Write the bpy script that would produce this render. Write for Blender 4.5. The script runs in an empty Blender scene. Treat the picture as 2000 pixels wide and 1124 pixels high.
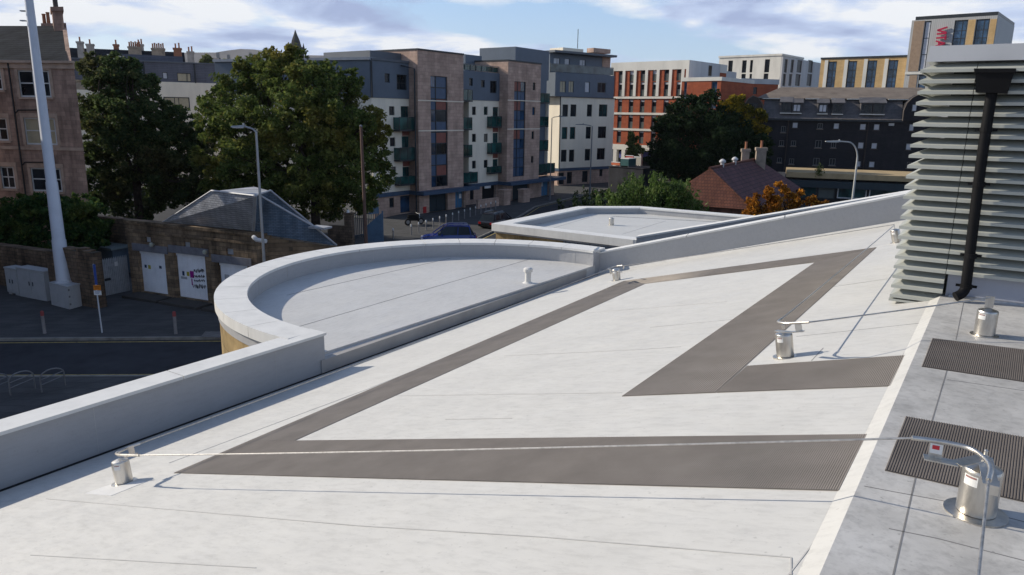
import bpy, bmesh, math, random
import numpy as np
from mathutils import Vector, Matrix
from math import sin, cos, pi, radians, atan2, sqrt

random.seed(7)
rng = np.random.default_rng(7)
SC = bpy.context.scene
COL = SC.collection

# ------------------------------------------------------------------ camera
FPX = 1444.0                       # focal length in pixels of the 2000 px wide photograph
PITCH, ROLL = radians(13.2), radians(0.9)
_F = np.array([0, cos(PITCH), -sin(PITCH)])
_R0 = np.array([1.0, 0, 0]); _U0 = np.cross(_R0, _F)
_R = cos(ROLL) * _R0 + sin(ROLL) * _U0
_U = cos(ROLL) * _U0 - sin(ROLL) * _R0
cam_d = bpy.data.cameras.new("camera")
cam_d.sensor_fit = 'HORIZONTAL'; cam_d.sensor_width = 36; cam_d.lens = FPX / 2000 * 36
cam_d.clip_start = 0.05; cam_d.clip_end = 30000
cam = bpy.data.objects.new("camera", cam_d); COL.objects.link(cam)
cam.matrix_world = Matrix(((_R[0], _U[0], -_F[0], 0), (_R[1], _U[1], -_F[1], 0), (_R[2], _U[2], -_F[2], 0), (0, 0, 0, 1)))
SC.camera = cam

# ------------------------------------------------------------------ light
SUN_EL = radians(27.0)
SUN_AZ = (-0.94, 0.341)            # horizontal direction towards the sun
SUN_STRENGTH, SKY_STRENGTH, EXPOSURE = 4.0, 0.096, 0.40
sd = bpy.data.lights.new("sun", 'SUN'); sd.energy = SUN_STRENGTH; sd.angle = radians(0.5); sd.color = (1.0, 0.915, 0.78)
so = bpy.data.objects.new("sun", sd); COL.objects.link(so)
_to = Vector((SUN_AZ[0] * cos(SUN_EL), SUN_AZ[1] * cos(SUN_EL), sin(SUN_EL)))
so.rotation_euler = _to.to_track_quat('Z', 'Y').to_euler(); so.location = (0, 0, 60)

W = bpy.data.worlds.new("World"); SC.world = W; W.use_nodes = True
nt = W.node_tree; N = nt.nodes; L = nt.links
for n in list(N): N.remove(n)
out = N.new('ShaderNodeOutputWorld'); bg = N.new('ShaderNodeBackground'); bg.inputs[1].default_value = SKY_STRENGTH
sky = N.new('ShaderNodeTexSky'); sky.sky_type = 'NISHITA'; sky.sun_disc = False
sky.sun_elevation = SUN_EL; sky.sun_rotation = atan2(SUN_AZ[0], SUN_AZ[1]); sky.altitude = 60; sky.air_density = 1.0; sky.dust_density = 1.0
tc = N.new('ShaderNodeTexCoord')
sep = N.new('ShaderNodeSeparateXYZ'); L.new(tc.outputs['Generated'], sep.inputs[0])
def mth(op, a, b=None, c=None):
    m = N.new('ShaderNodeMath'); m.operation = op
    for i, v in enumerate((a, b, c)):
        if v is None: continue
        if isinstance(v, (int, float)): m.inputs[i].default_value = v
        else: L.new(v, m.inputs[i])
    return m.outputs[0]
zz = mth('ADD', mth('MAXIMUM', sep.outputs[2], 0.0), 0.16)
cx = mth('DIVIDE', sep.outputs[0], zz); cy = mth('DIVIDE', sep.outputs[1], zz)
comb = N.new('ShaderNodeCombineXYZ'); L.new(cx, comb.inputs[0]); L.new(cy, comb.inputs[1]); comb.inputs[2].default_value = 3.7
def wnoise(scale, detail, rough, dist=0.0):
    n = N.new('ShaderNodeTexNoise'); n.inputs['Scale'].default_value = scale; n.inputs['Detail'].default_value = detail
    n.inputs['Roughness'].default_value = rough; n.inputs['Distortion'].default_value = dist
    L.new(comb.outputs[0], n.inputs['Vector']); return n.outputs[0]
def ramp(src, stops):
    r = N.new('ShaderNodeValToRGB'); e = r.color_ramp.elements
    while len(e) < len(stops): e.new(0.5)
    for el, (p, c) in zip(e, stops):
        el.position = p; el.color = (c[0], c[1], c[2], 1)
    L.new(src, r.inputs[0]); return r.outputs[0]
n1 = wnoise(0.72, 8, 0.52, 0.15); n2 = wnoise(1.35, 9, 0.55, 0.3)
mask = ramp(n1, [(0.43, (0, 0, 0)), (0.50, (1, 1, 1))])
tone = ramp(n2, [(0.38, (3.0, 3.7, 5.7)), (0.49, (4.7, 5.6, 7.5)), (0.57, (7.5, 7.7, 8.0))])
fade = ramp(sep.outputs[2], [(0.16, (1, 1, 1)), (0.42, (0.12, 0.12, 0.12))])   # the cloud bank stands low, the sky overhead is open
mask = mth('MULTIPLY', mask, fade)
back = N.new('ShaderNodeVectorMath'); back.operation = 'DOT_PRODUCT'; L.new(tc.outputs['Generated'], back.inputs[0]); back.inputs[1].default_value = (-0.35, 0.94, 0)
dim = ramp(mth('ADD', mth('MULTIPLY', back.outputs['Value'], 0.5), 0.5), [(0.25, (1.05, 1.02, 1.0)), (0.72, (1, 1, 1))])   # open blue sky behind the camera
mx = N.new('ShaderNodeMix'); mx.data_type = 'RGBA'
tint = N.new('ShaderNodeMix'); tint.data_type = 'RGBA'; tint.blend_type = 'MIX'; tint.inputs[0].default_value = 0.5
L.new(sky.outputs[0], tint.inputs[6])
L.new(ramp(sep.outputs[2], [(0.0, (4.9, 6.7, 9.3)), (0.2, (2.6, 4.9, 9.0)), (0.5, (1.0, 1.7, 3.4))]), tint.inputs[7])
L.new(mask, mx.inputs[0]); L.new(tint.outputs[2], mx.inputs[6]); L.new(tone, mx.inputs[7])
fin = N.new('ShaderNodeMix'); fin.data_type = 'RGBA'; fin.blend_type = 'MULTIPLY'; fin.inputs[0].default_value = 1
L.new(mx.outputs[2], fin.inputs[6]); L.new(dim, fin.inputs[7]); L.new(fin.outputs[2], bg.inputs[0]); L.new(bg.outputs[0], out.inputs[0])
SC.view_settings.view_transform = 'Standard'; SC.view_settings.look = 'None'
SC.view_settings.exposure = EXPOSURE; SC.view_settings.gamma = 1

# ------------------------------------------------------------------ geometry helpers
G = -10.5                          # street level; the camera is the origin
def A3(v): return np.array(v, float)
def ray(x, y): return (x - 1000) / FPX * _R - (y - 562) / FPX * _U + _F
def onz(x, y, z):
    d = ray(x, y); return d * (z / d[2])
def gp(x, y): return onz(x, y, G)
def onpl(x, y, p, n):
    d = ray(x, y); return d * (np.dot(p, n) / np.dot(d, n))
def at(x, y, depth): return ray(x, y) * depth
def unit(v):
    v = A3(v); return v / np.linalg.norm(v)
def crop(ox, oy, s): return lambda x, y: (ox + x / s, oy + y / s)
Z = A3((0, 0, 1))

ORG = {}
def _org(o): return ORG.get(o.name, A3((0, 0, 0)))
class MB:
    def __init__(s): s.v = []; s.f = []
    def add(s, vs, fs):
        b = len(s.v); s.v += [tuple(map(float, p)) for p in vs]; s.f += [tuple(b + i for i in f) for f in fs]; return s
    def poly(s, *ps): return s.add(ps, [tuple(range(len(ps)))])
    def hexa(s, p):                       # bottom ring 0-3, top ring 4-7
        return s.add(p, [(3, 2, 1, 0), (4, 5, 6, 7), (0, 1, 5, 4), (1, 2, 6, 5), (2, 3, 7, 6), (3, 0, 4, 7)])
    def box(s, c, ax, ay, az):            # centre and three half-extent vectors
        c, ax, ay, az = map(A3, (c, ax, ay, az))
        return s.hexa([c - ax - ay - az, c + ax - ay - az, c + ax + ay - az, c - ax + ay - az, c - ax - ay + az, c + ax - ay + az, c + ax + ay + az, c - ax + ay + az])
    def prism(s, ring, h):                # ring of 3d points extruded by vector h
        ring = [A3(p) for p in ring]; h = A3(h); n = len(ring)
        return s.add(ring + [p + h for p in ring], [tuple(reversed(range(n))), tuple(range(n, 2 * n))] + [(i, (i + 1) % n, n + (i + 1) % n, n + i) for i in range(n)])
    def tube(s, path, r, seg=8, caps=True):
        path = [A3(p) for p in path]; n = len(path)
        rs = [r] * n if isinstance(r, (int, float)) else list(r)
        t0 = unit(path[1] - path[0]); up = Z if abs(t0[2]) < 0.9 else A3((1, 0, 0))
        e1 = unit(np.cross(t0, up)); vs = []
        for i in range(n):
            t = unit(path[min(i + 1, n - 1)] - path[max(i - 1, 0)])
            e1 = unit(e1 - t * np.dot(e1, t)); e2 = np.cross(t, e1)
            vs += [path[i] + rs[i] * (cos(a) * e1 + sin(a) * e2) for a in [2 * pi * k / seg for k in range(seg)]]
        fs = [(i * seg + k, i * seg + (k + 1) % seg, (i + 1) * seg + (k + 1) % seg, (i + 1) * seg + k) for i in range(n - 1) for k in range(seg)]
        if caps: fs += [tuple(reversed(range(seg))), tuple(range((n - 1) * seg, n * seg))]
        return s.add(vs, fs)
    def lathe(s, base, axis, prof, seg=24):   # prof: (r, h) along axis
        base = A3(base); a = unit(axis); up = Z if abs(a[2]) < 0.9 else A3((1, 0, 0))
        e1 = unit(np.cross(a, up)); e2 = np.cross(a, e1); vs = []
        for r, h in prof: vs += [base + a * h + max(r, 1e-4) * (cos(2 * pi * k / seg) * e1 + sin(2 * pi * k / seg) * e2) for k in range(seg)]
        n = len(prof)
        fs = [(i * seg + k, i * seg + (k + 1) % seg, (i + 1) * seg + (k + 1) % seg, (i + 1) * seg + k) for i in range(n - 1) for k in range(seg)]
        fs += [tuple(reversed(range(seg))), tuple(range((n - 1) * seg, n * seg))]
        return s.add(vs, fs)
    def build(s, name, mat, parent=None, smooth=False):
        V = np.array(s.v, float)
        o_ = _org(parent) if parent is not None else A3(((V[:, 0].min() + V[:, 0].max()) / 2, (V[:, 1].min() + V[:, 1].max()) / 2, V[:, 2].min()))
        me = bpy.data.meshes.new(name); me.from_pydata([tuple(p) for p in V - o_], [], s.f); me.materials.append(mat)
        bm = bmesh.new(); bm.from_mesh(me); bmesh.ops.recalc_face_normals(bm, faces=bm.faces)
        bm.to_mesh(me); bm.free()
        if smooth:
            me.polygons.foreach_set('use_smooth', [True] * len(me.polygons))
            try: me.set_sharp_from_angle(angle=radians(38))
            except Exception: pass
        ob = bpy.data.objects.new(name, me); COL.objects.link(ob)
        if parent is not None: ob.parent = parent
        else: ob.location = o_
        ORG[ob.name] = o_
        return ob
def thing(name, label, cat, loc, group=None):
    o = bpy.data.objects.new(name, None); COL.objects.link(o); o.location = tuple(map(float, loc)); o.empty_display_size = 0.3
    ORG[o.name] = A3(loc); return tag(o, label, cat, group)
def tag(o, label, cat, group=None):
    o['label'] = label; o['category'] = cat
    if group: o['group'] = group
    return o
def struct(o, kind='structure'): o['kind'] = kind; return o
def copy_tree(o, loc=None, label=None, parent=None):
    c = o.copy(); COL.objects.link(c); ORG[c.name] = _org(o) if loc is None else A3(loc)
    if parent is not None: c.parent = parent
    if loc is not None: c.location = tuple(map(float, loc))
    if label: c['label'] = label
    for ch in list(o.children): copy_tree(ch, parent=c)
    return c

# ------------------------------------------------------------------ materials
class Mt:
    def __init__(s, name, rough=0.6, metal=0.0, spec=0.3):
        s.m = bpy.data.materials.new(name); s.m.use_nodes = True; s.t = s.m.node_tree; s.n = s.t.nodes; s.l = s.t.links
        s.b = s.n['Principled BSDF']; s.b.inputs['Roughness'].default_value = rough; s.b.inputs['Metallic'].default_value = metal
        s.b.inputs['Specular IOR Level'].default_value = spec
        s.pos = s.n.new('ShaderNodeNewGeometry').outputs['Position']
    def math(s, op, a, b=None, c=None):
        m = s.n.new('ShaderNodeMath'); m.operation = op
        for i, v in enumerate((a, b, c)):
            if v is None: continue
            if isinstance(v, (int, float)): m.inputs[i].default_value = v
            else: s.l.new(v, m.inputs[i])
        return m.outputs[0]
    def dot(s, d):
        m = s.n.new('ShaderNodeVectorMath'); m.operation = 'DOT_PRODUCT'; s.l.new(s.pos, m.inputs[0]); m.inputs[1].default_value = tuple(map(float, d)); return m.outputs['Value']
    def vec(s, x, y, z=0.0):
        c = s.n.new('ShaderNodeCombineXYZ')
        for i, v in enumerate((x, y, z)):
            if isinstance(v, (int, float)): c.inputs[i].default_value = v
            else: s.l.new(v, c.inputs[i])
        return c.outputs[0]
    def noise(s, scale, detail=5, rough=0.6, v=None, dist=0.0):
        n = s.n.new('ShaderNodeTexNoise'); n.inputs['Scale'].default_value = scale; n.inputs['Detail'].default_value = detail
        n.inputs['Roughness'].default_value = rough; n.inputs['Distortion'].default_value = dist
        s.l.new(v if v is not None else s.pos, n.inputs['Vector']); return n.outputs[0]
    def ramp(s, src, stops):
        r = s.n.new('ShaderNodeValToRGB'); e = r.color_ramp.elements
        while len(e) < len(stops): e.new(0.5)
        for el, (p, c) in zip(e, stops):
            c = c if isinstance(c, (tuple, list)) else (c, c, c)
            el.position = p; el.color = (c[0], c[1], c[2], 1)
        s.l.new(src, r.inputs[0]); return r.outputs[0]
    def mix(s, fac, a, b, mode='MIX'):
        m = s.n.new('ShaderNodeMix'); m.data_type = 'RGBA'; m.blend_type = mode
        for i, v in ((0, fac), (6, a), (7, b)):
            if isinstance(v, (int, float)): m.inputs[i].default_value = v
            elif isinstance(v, (tuple, list)): m.inputs[i].default_value = (v[0], v[1], v[2], 1)
            else: s.l.new(v, m.inputs[i])
        return m.outputs[2]
    def col(s, c):
        if isinstance(c, (tuple, list)): s.b.inputs['Base Color'].default_value = (c[0], c[1], c[2], 1)
        else: s.l.new(c, s.b.inputs['Base Color'])
        return s
    def rough(s, v): s.l.new(v, s.b.inputs['Roughness']); return s
    def bump(s, h, strength=0.3, dist=0.02):
        b = s.n.new('ShaderNodeBump'); b.inputs['Strength'].default_value = strength; b.inputs['Distance'].default_value = dist
        s.l.new(h, b.inputs['Height']); s.l.new(b.outputs[0], s.b.inputs['Normal']); return s
def sc(c, k): return tuple(min(1, x * k) for x in c)
def plain(name, c, rough=0.55, metal=0.0, spec=0.3, var=0.12, scale=2.0, bump=0.0, streak=False):
    m = Mt(name, rough, metal, spec)
    v = m.vec(m.dot((1, 0, 0)), m.dot((0, 1, 0)), m.math('MULTIPLY', m.dot((0, 0, 1)), 0.25)) if streak else None
    n = m.noise(scale, 6, 0.62, v)
    m.col(m.ramp(n, [(0.28, sc(c, 1 - var * 1.6)), (0.5, c), (0.72, sc(c, 1 + var))]))
    if bump: m.bump(m.noise(scale * 6, 4), bump, 0.02)
    return m.m
def courses(name, t, c1, c2, mortar, bw, bh, msize=0.012, rough=0.8, var=0.35, nscale=1.3, bump=0.4, zdir=(0, 0, 1), stain=0.5, off=0.5, spec=0.2):
    """coursed masonry or slates: t is the horizontal direction of the wall, returns run along the same sum"""
    t = unit((t[0], t[1], 0)); n = A3((t[1], -t[0], 0))
    m = Mt(name, rough, 0, spec); v = m.vec(m.dot(t + n), m.dot(zdir))
    b = m.n.new('ShaderNodeTexBrick'); m.l.new(v, b.inputs['Vector']); b.offset = off
    b.inputs['Scale'].default_value = 1; b.inputs['Brick Width'].default_value = bw; b.inputs['Row Height'].default_value = bh
    b.inputs['Mortar Size'].default_value = msize; b.inputs['Mortar Smooth'].default_value = 0.3
    b.inputs['Color1'].default_value = (*c1, 1); b.inputs['Color2'].default_value = (*c2, 1); b.inputs['Mortar'].default_value = (*mortar, 1)
    k = m.ramp(m.noise(nscale, 7, 0.65), [(0.3, 1 - var), (0.55, 1.0), (0.75, 1 + var * 0.6)])
    st = m.ramp(m.noise(0.5, 6, 0.7, m.vec(m.math('MULTIPLY', m.dot(t + n), 2.5), m.math('MULTIPLY', m.dot((0, 0, 1)), 0.35))), [(0.38, 1 - stain), (0.6, 1.0)])
    m.col(m.mix(1.0, m.mix(1.0, b.outputs['Color'], k, 'MULTIPLY'), st, 'MULTIPLY'))
    m.bump(b.outputs['Fac'], -bump, 0.02); return m.m
def glassy(name, c=(0.015, 0.02, 0.026), rough=0.06, spec=0.6, metal=0.0):
    m = Mt(name, rough, metal, spec); m.col(m.ramp(m.noise(0.6, 2), [(0.35, sc(c, 0.5)), (0.65, sc(c, 1.8))])); m.bump(m.noise(1.2, 2), 0.05, 0.02); return m.m

# ================================================================== OUR OWN ROOF
HZ = -1.65
RA = onz(1600, 1124, HZ); RB = onz(1822, 612, HZ)
T = unit(RB - RA)                                   # along the ridge and the gutter
DH = A3((-T[1], T[0], 0))                           # horizontally down the slope
SL = math.atan(0.265)
DD = unit(DH * cos(SL) - Z * sin(SL)); NS = unit(np.cross(T, DD)); NS = NS if NS[2] > 0 else -NS
def S(t, d, h=0.0): return RA + T * t + DD * d + NS * h          # slope coordinates
def PS(x, y, h=0.0): return onpl(x, y, RA + NS * h, NS)
def LS(x, y):
    v = PS(x, y) - RA; return float(v @ T), float(v @ DD)
FZ = -1.615                                         # level upper roof
def PF(x, y, h=0.0): return onz(x, y, FZ + h)
GUT = 7.35; LOWZ = -3.30; CAPZ = -2.96
def flat(t, dh, z):
    p = RA + T * t + DH * dh; return A3((p[0], p[1], z))

def membrane(name, c, streak, dirt=0.12, grey=0.0, wav=1.0, stretch=.22):
    m = Mt(name, 0.5, 0, 0.35)
    e = unit((streak[0], streak[1], 0)); f = A3((-e[1], e[0], 0))
    v = m.vec(m.math('MULTIPLY', m.dot(e), stretch), m.dot(f), m.dot((0, 0, 1)))
    a = m.ramp(m.noise(20, 8, 0.72, v), [(0.30, 1 - dirt), (0.52, 1.0), (0.75, 1.03)])
    b = m.ramp(m.noise(1.6, 9, 0.68), [(0.33, 1 - dirt * .55 - grey), (0.6, 1.0)])
    s = m.ramp(m.noise(34, 3, 0.5), [(0.24, 1 - dirt * 1.6), (0.34, 1.0)])
    m.col(m.mix(1.0, m.mix(1.0, m.mix(1.0, c, a, 'MULTIPLY'), b, 'MULTIPLY'), s, 'MULTIPLY'))
    m.rough(m.ramp(m.noise(5, 5), [(0.3, 0.42), (0.7, 0.62)]))
    w = m.math('ADD', m.math('MULTIPLY', m.noise(2.2, 3, 0.5, v), 1.0), m.math('MULTIPLY', m.noise(60, 3), 0.03))
    m.bump(w, 0.35 * wav, 0.03); return m.m
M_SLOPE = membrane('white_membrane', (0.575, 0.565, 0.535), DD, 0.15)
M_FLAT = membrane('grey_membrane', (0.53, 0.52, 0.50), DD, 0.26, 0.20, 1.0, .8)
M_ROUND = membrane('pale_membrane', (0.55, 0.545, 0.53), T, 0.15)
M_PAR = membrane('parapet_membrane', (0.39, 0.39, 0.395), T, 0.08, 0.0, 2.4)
M_CAP = plain('coping_white', (0.69, 0.68, 0.65), 0.45, 0, 0.4, 0.08, 3.2, 0.08, True)
M_SEAM = plain('seam_grey', (0.20, 0.197, 0.195), 0.85)  # dark grey of the thin strips along the laps
M_LAP = plain('lap_edge', (0.43, 0.425, 0.41), 0.7)
M_CURB = plain('curb_metal', (0.36, 0.34, 0.32), 0.5, 0, 0.3, 0.1, 2)
M_DARK = plain('dark_gap', (0.012, 0.012, 0.014), 0.8)
M_TAN = courses('tan_stone_cladding', T, (0.46, 0.34, 0.17), (0.40, 0.28, 0.13), (0.25, 0.18, 0.09), 0.9, 0.45, 0.008, 0.7, 0.5, 2.2, 0.2, stain=0.45)
M_STEEL = plain('brushed_stainless', (0.60, 0.57, 0.52), 0.36, 1.0, 0.5, 0.2, 14, .05, True)
M_STEELD = plain('cable_steel', (0.50, 0.48, 0.45), 0.5, 1.0, 0.5, 0.2, 30)
M_LABEL = plain('label_white', (0.75, 0.75, 0.73), 0.4)
M_TXT = plain('label_text', (0.30, 0.16, 0.15), 0.5)
M_RED = plain('label_red', (0.55, 0.04, 0.05), 0.4)

bld = thing('flat_roofed_building', 'modern building under the camera with white membrane roof, curved parapet and low tan walls', 'building', S(3, 4))
# sloping roof, with the bright fillet up to the level roof
TE = 17.0
def clip_far(): return [S(-6, 0.07), S(13.9, 0.07), S(13.6, 1.446), S(12.26, 7.338), S(12.2, 7.75), S(-6, 7.75)]
mb = MB(); top = clip_far(); mb.prism([p - Z * 0.25 for p in top], Z * 0.25); mb.build('sloped_roof', M_SLOPE, bld)
mb = MB()
edge = [PF(1600, 1124) + T * t for t in (-6.5, 0, 4, 9, 15)]; n = len(edge)
vs = edge + [S(t, 0.045, 0.012) for t in (-6.5, 0, 4, 9, 14)] + [S(t, 0.075, 0.002) for t in (-6.5, 0, 4, 9, 14)]
mb.add(vs, [(i, i + 1, n + i + 1, n + i) for i in range(n - 1)] + [(n + i, n + i + 1, 2 * n + i + 1, 2 * n + i) for i in range(n - 1)])
mb.build('ridge_fillet', M_SLOPE, bld)
# level upper roof
e0 = edge[0]; e1 = edge[-1]
mb = MB(); mb.prism([e0 - Z * .3, e1 - Z * .3, e1 - DH * 9 - Z * .3, e0 - DH * 9 - Z * .3], Z * 0.3); mb.build('level_roof', M_FLAT, bld)
# half-round low roof, its ring parapet and coping panels
CC = RA + T * 8.0 + DH * 7.45; RI, RO = 3.96, 4.47
def ringp(r, a, z): return A3((CC[0] + r * cos(a), CC[1] + r * sin(a), z))
cd = float((CC - RA) @ DH); gutH = GUT * cos(SL)
aT = atan2(T[1], T[0]); off = math.asin((cd - gutH) / RI)
a0, a1 = aT - off, aT + pi + math.asin((cd - gutH - 0.18) / RI)
NA = 72
arc = [a0 + (a1 - a0) * k / NA for k in range(NA + 1)]
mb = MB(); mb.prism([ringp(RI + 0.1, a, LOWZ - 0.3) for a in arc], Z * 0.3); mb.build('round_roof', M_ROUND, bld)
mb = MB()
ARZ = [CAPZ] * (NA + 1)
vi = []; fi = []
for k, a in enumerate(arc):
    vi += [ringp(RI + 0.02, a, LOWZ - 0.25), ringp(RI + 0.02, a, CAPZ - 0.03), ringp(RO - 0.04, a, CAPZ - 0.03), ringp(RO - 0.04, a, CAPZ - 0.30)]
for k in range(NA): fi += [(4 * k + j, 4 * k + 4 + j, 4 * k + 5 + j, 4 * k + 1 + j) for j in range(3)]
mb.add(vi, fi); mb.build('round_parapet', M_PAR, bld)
mb = MB(); vi = []; fi = []
for k, a in enumerate(arc): vi += [ringp(RO - 0.06, a, CAPZ - 0.2), ringp(RO - 0.06, a, G)]
for k in range(NA): fi += [(2 * k, 2 * k + 2, 2 * k + 3, 2 * k + 1)]
mb.add(vi, fi); mb.build('curved_wall', M_TAN, bld)
NP = 16
for j in range(NP):
    aa = [a0 + (a1 - a0) * (j + f) / NP for f in np.linspace(0.007, 0.993, 7)]
    mb = MB(); vs = []; fs = []
    for a in aa: vs += [ringp(RI, a, CAPZ - 0.05), ringp(RI, a, CAPZ), ringp(RO, a, CAPZ + 0.012), ringp(RO, a, CAPZ - 0.15), ringp(RO - 0.03, a, CAPZ - 0.15), ringp(RO - 0.03, a, CAPZ - 0.05)]
    for k in range(6): fs += [(6 * k + i, 6 * k + 6 + i, 6 * k + 6 + (i + 1) % 6, 6 * k + (i + 1) % 6) for i in range(6)]
    fs += [tuple(range(6)), tuple(36 + i for i in range(6))]
    mb.add(vs, fs).build('coping_panel', M_CAP, bld)
# gutter curb between slope and half-round
c0, c1 = flat(3.95, gutH, 0), flat(12.25, gutH, 0)
def rail_box(mb, p, q, z0, z1, w0, w1):            # bar along T between two plan points, w along DH
    a = [A3((p[0], p[1], z0)) + DH * w0, A3((q[0], q[1], z0)) + DH * w0, A3((q[0], q[1], z0)) + DH * w1, A3((p[0], p[1], z0)) + DH * w1]
    return mb.hexa(a + [x + Z * (z1 - z0) for x in a])
mb = rail_box(MB(), c0, c1, -3.52, -3.335, 0.0, 0.10); mb.build('gutter_curb', M_CURB, bld)
mb = rail_box(MB(), c0, c1, -3.6, -3.335, 0.101, 0.55); mb.build('curb_flashing', M_ROUND, bld)
mb = rail_box(MB(), flat(-7, gutH, 0), c1, -3.70, -3.525, -0.035, 0.02); mb.build('gutter_slot', M_DARK, bld)
# straight parapet at the left with its coping
pw = 0.26
mb = rail_box(MB(), flat(-8, gutH, 0), flat(4.03, gutH, 0), -3.9, CAPZ - 0.02, 0.02, pw); mb.build('straight_parapet', M_PAR, bld)
mb = rail_box(MB(), flat(-8, gutH, 0), flat(3.9, gutH, 0), G, -3.3, 0.05, pw - 0.03); mb.build('street_wall', M_TAN, bld)
for ta, tb in ((-8, -3.0), (-2.988, -0.6), (-0.588, 1.9), (1.912, 4.045)):
    mb = rail_box(MB(), flat(ta, gutH, 0), flat(tb, gutH, 0), CAPZ - 0.03, CAPZ + 0.006, -0.012, pw + 0.05)
    mb = rail_box(mb, flat(ta, gutH, 0), flat(tb, gutH, 0), CAPZ - 0.16, CAPZ - 0.032, pw + 0.02, pw + 0.05)
    mb.build('coping_panel', M_CAP, bld)
# parapet along the far edge, climbing with the roof
q0, q1 = PS(1170, 535), PS(1740, 440); fd = q1 - q0
fo = unit((fd[1], -fd[0], 0)); fo = fo if fo[1] > 0 else -fo              # outward
qe = q0 + fd * 1.16
ringend = ringp(RI + 0.02, a0, -3.6)
mb = MB()
H1 = 0.47
def wallseg(mb, p, q, hp, hq, th, drop=0.5):
    o = fo * th
    mb.hexa([p - Z * drop, q - Z * drop, q + o - Z * drop, p + o - Z * drop, p + Z * hp, q + Z * hq, q + o + Z * hq, p + o + Z * hp])
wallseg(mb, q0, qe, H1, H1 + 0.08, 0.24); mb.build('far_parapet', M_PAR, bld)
mb = MB(); o = fo * 0.24
rp = A3((ringend[0], ringend[1], CAPZ - 0.035))
mb.hexa([A3((rp[0], rp[1], -3.75)), q0 - Z * .2, q0 + o - Z * .2, A3((rp[0], rp[1], -3.75)) + o, rp, q0 + Z * (H1 - .002), q0 + o + Z * (H1 - .002), rp + o]); mb.build('parapet_corner', M_PAR, bld)
capn = unit(np.cross(fd, fo)); capn = capn if capn[2] > 0 else -capn
def caps(p, q, hp, hq):
    a = p + Z * hp; b = q + Z * hq; oo = fo * 0.30; ii = -fo * 0.015
    MB().hexa([a + ii, b + ii, b + oo, a + oo, a + ii + Z * .035, b + ii + Z * .035, b + oo + Z * .035, a + oo + Z * .035]).build('coping_panel', M_CAP, bld)
for f0, f1 in ((0.0, 0.325), (0.328, 0.66), (0.663, 1.16)):
    caps(q0 + fd * f0, q0 + fd * f1, H1 + 0.08 * f0 / 1.16, H1 + 0.08 * f1 / 1.16)
rr = rp + Z * 0.03
MB().hexa([rr, q0 + Z * (H1 + .001), q0 + fo * .3 + Z * (H1 + .001), rr + fo * .42, rr + Z * .035, q0 + Z * (H1 + .037), q0 + fo * .3 + Z * (H1 + .037), rr + fo * .42 + Z * .035]).build('coping_panel', M_CAP, bld)
mb = MB(); wallseg(mb, q0 + fo * 0.03 - Z * 0.4, qe + fo * 0.03 - Z * 0.4, 0, 0, 0.2, 7.0); mb.build('rear_wall', M_TAN, bld)
# bright strip of membrane turned up at the foot of the far parapet
mb = MB(); a_, b_ = q0, q1 + fd * .16
mb.add([a_ - fo * .10 + NS * .004, b_ - fo * .10 + NS * .004, b_ - fo * .004 + NS * .06, a_ - fo * .004 + NS * .06], [(0, 1, 2, 3)]); mb.build('upstand_fillet', M_SLOPE, bld)

# lap seams
for a in np.linspace(a0 + .12, a1 - .1, 11):
    r_ = RI + .016; MB().hexa([ringp(r_, a - .0012, LOWZ), ringp(r_, a + .0012, LOWZ), ringp(r_ + .02, a + .0012, LOWZ), ringp(r_ + .02, a - .0012, LOWZ), ringp(r_, a - .0012, CAPZ - .06), ringp(r_, a + .0012, CAPZ - .06), ringp(r_ + .02, a + .0012, CAPZ - .06), ringp(r_ + .02, a - .0012, CAPZ - .06)]).build('membrane_seam', M_LAP, bld)
for ta in (-1.7, .9, 3.2): rail_box(MB(), flat(ta, gutH, 0), flat(ta + .008, gutH, 0), -3.55, CAPZ - .05, .0185, .05).build('membrane_seam', M_LAP, bld)
def seam(pts, fn, w=0.006, m=M_SEAM, h=0.001):
    P = [fn(*p) for p in pts]; up = Z if fn is PF else NS
    mb = MB()
    for p, q in zip(P[:-1], P[1:]):
        d = unit(q - p); s_ = np.cross(up, d) * w * 0.5
        mb.hexa([p - s_ - up * .01, q - s_ - up * .01, q + s_ - up * .01, p + s_ - up * .01, p - s_ + up * h, q - s_ + up * h, q + s_ + up * h, p + s_ + up * h])
    mb.build('membrane_seam', m, bld)
seam([(1850, 722), (1790, 925), (1742, 1135)], PF, 0.0065)
seam([(1882, 592), (1867, 664)], PF, 0.006)
seam([(1688, 950), (1740, 960), (1860, 982)], PF, 0.006)
seam([(1736, 1033), (1830, 1052), (2010, 1098)], PF, 0.006)
seam([(1850, 742), (2010, 765)], PF, 0.008)
seam([(1935, 1003), (2010, 1022)], PF, 0.007)
seam([(1815, 650), (1870, 654)], PF, 0.006, M_LAP)
for pts in ([(90, 975), (700, 1028), (1060, 1050), (1545, 1090)], [(985, 696), (1240, 684), (1330, 678)], [(705, 775), (1215, 768)], [(870, 820), (1000, 818)],
            [(1145, 612), (1420, 590)], [(1590, 566), (1735, 545)], [(1555, 658), (1815, 630)], [(1270, 640), (1480, 620)], [(60, 1085), (500, 1110)]):
    seam(pts, PS, 0.006, M_LAP, 0.003)
seam([(1545, 1090), (1545, 1124)], PS, 0.006, M_LAP, 0.003)
seam([(1765, 690), (1640, 995), (1540, 1124)], PS, 0.006, M_LAP, 0.002)
seam([(1585, 705), (1608, 680)], PS, 0.006)
seam([(1240, 548), (720, 760), (330, 905)], PS, 0.006, M_LAP, 0.003)
PR = lambda x, y: onz(x, y, LOWZ)
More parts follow.
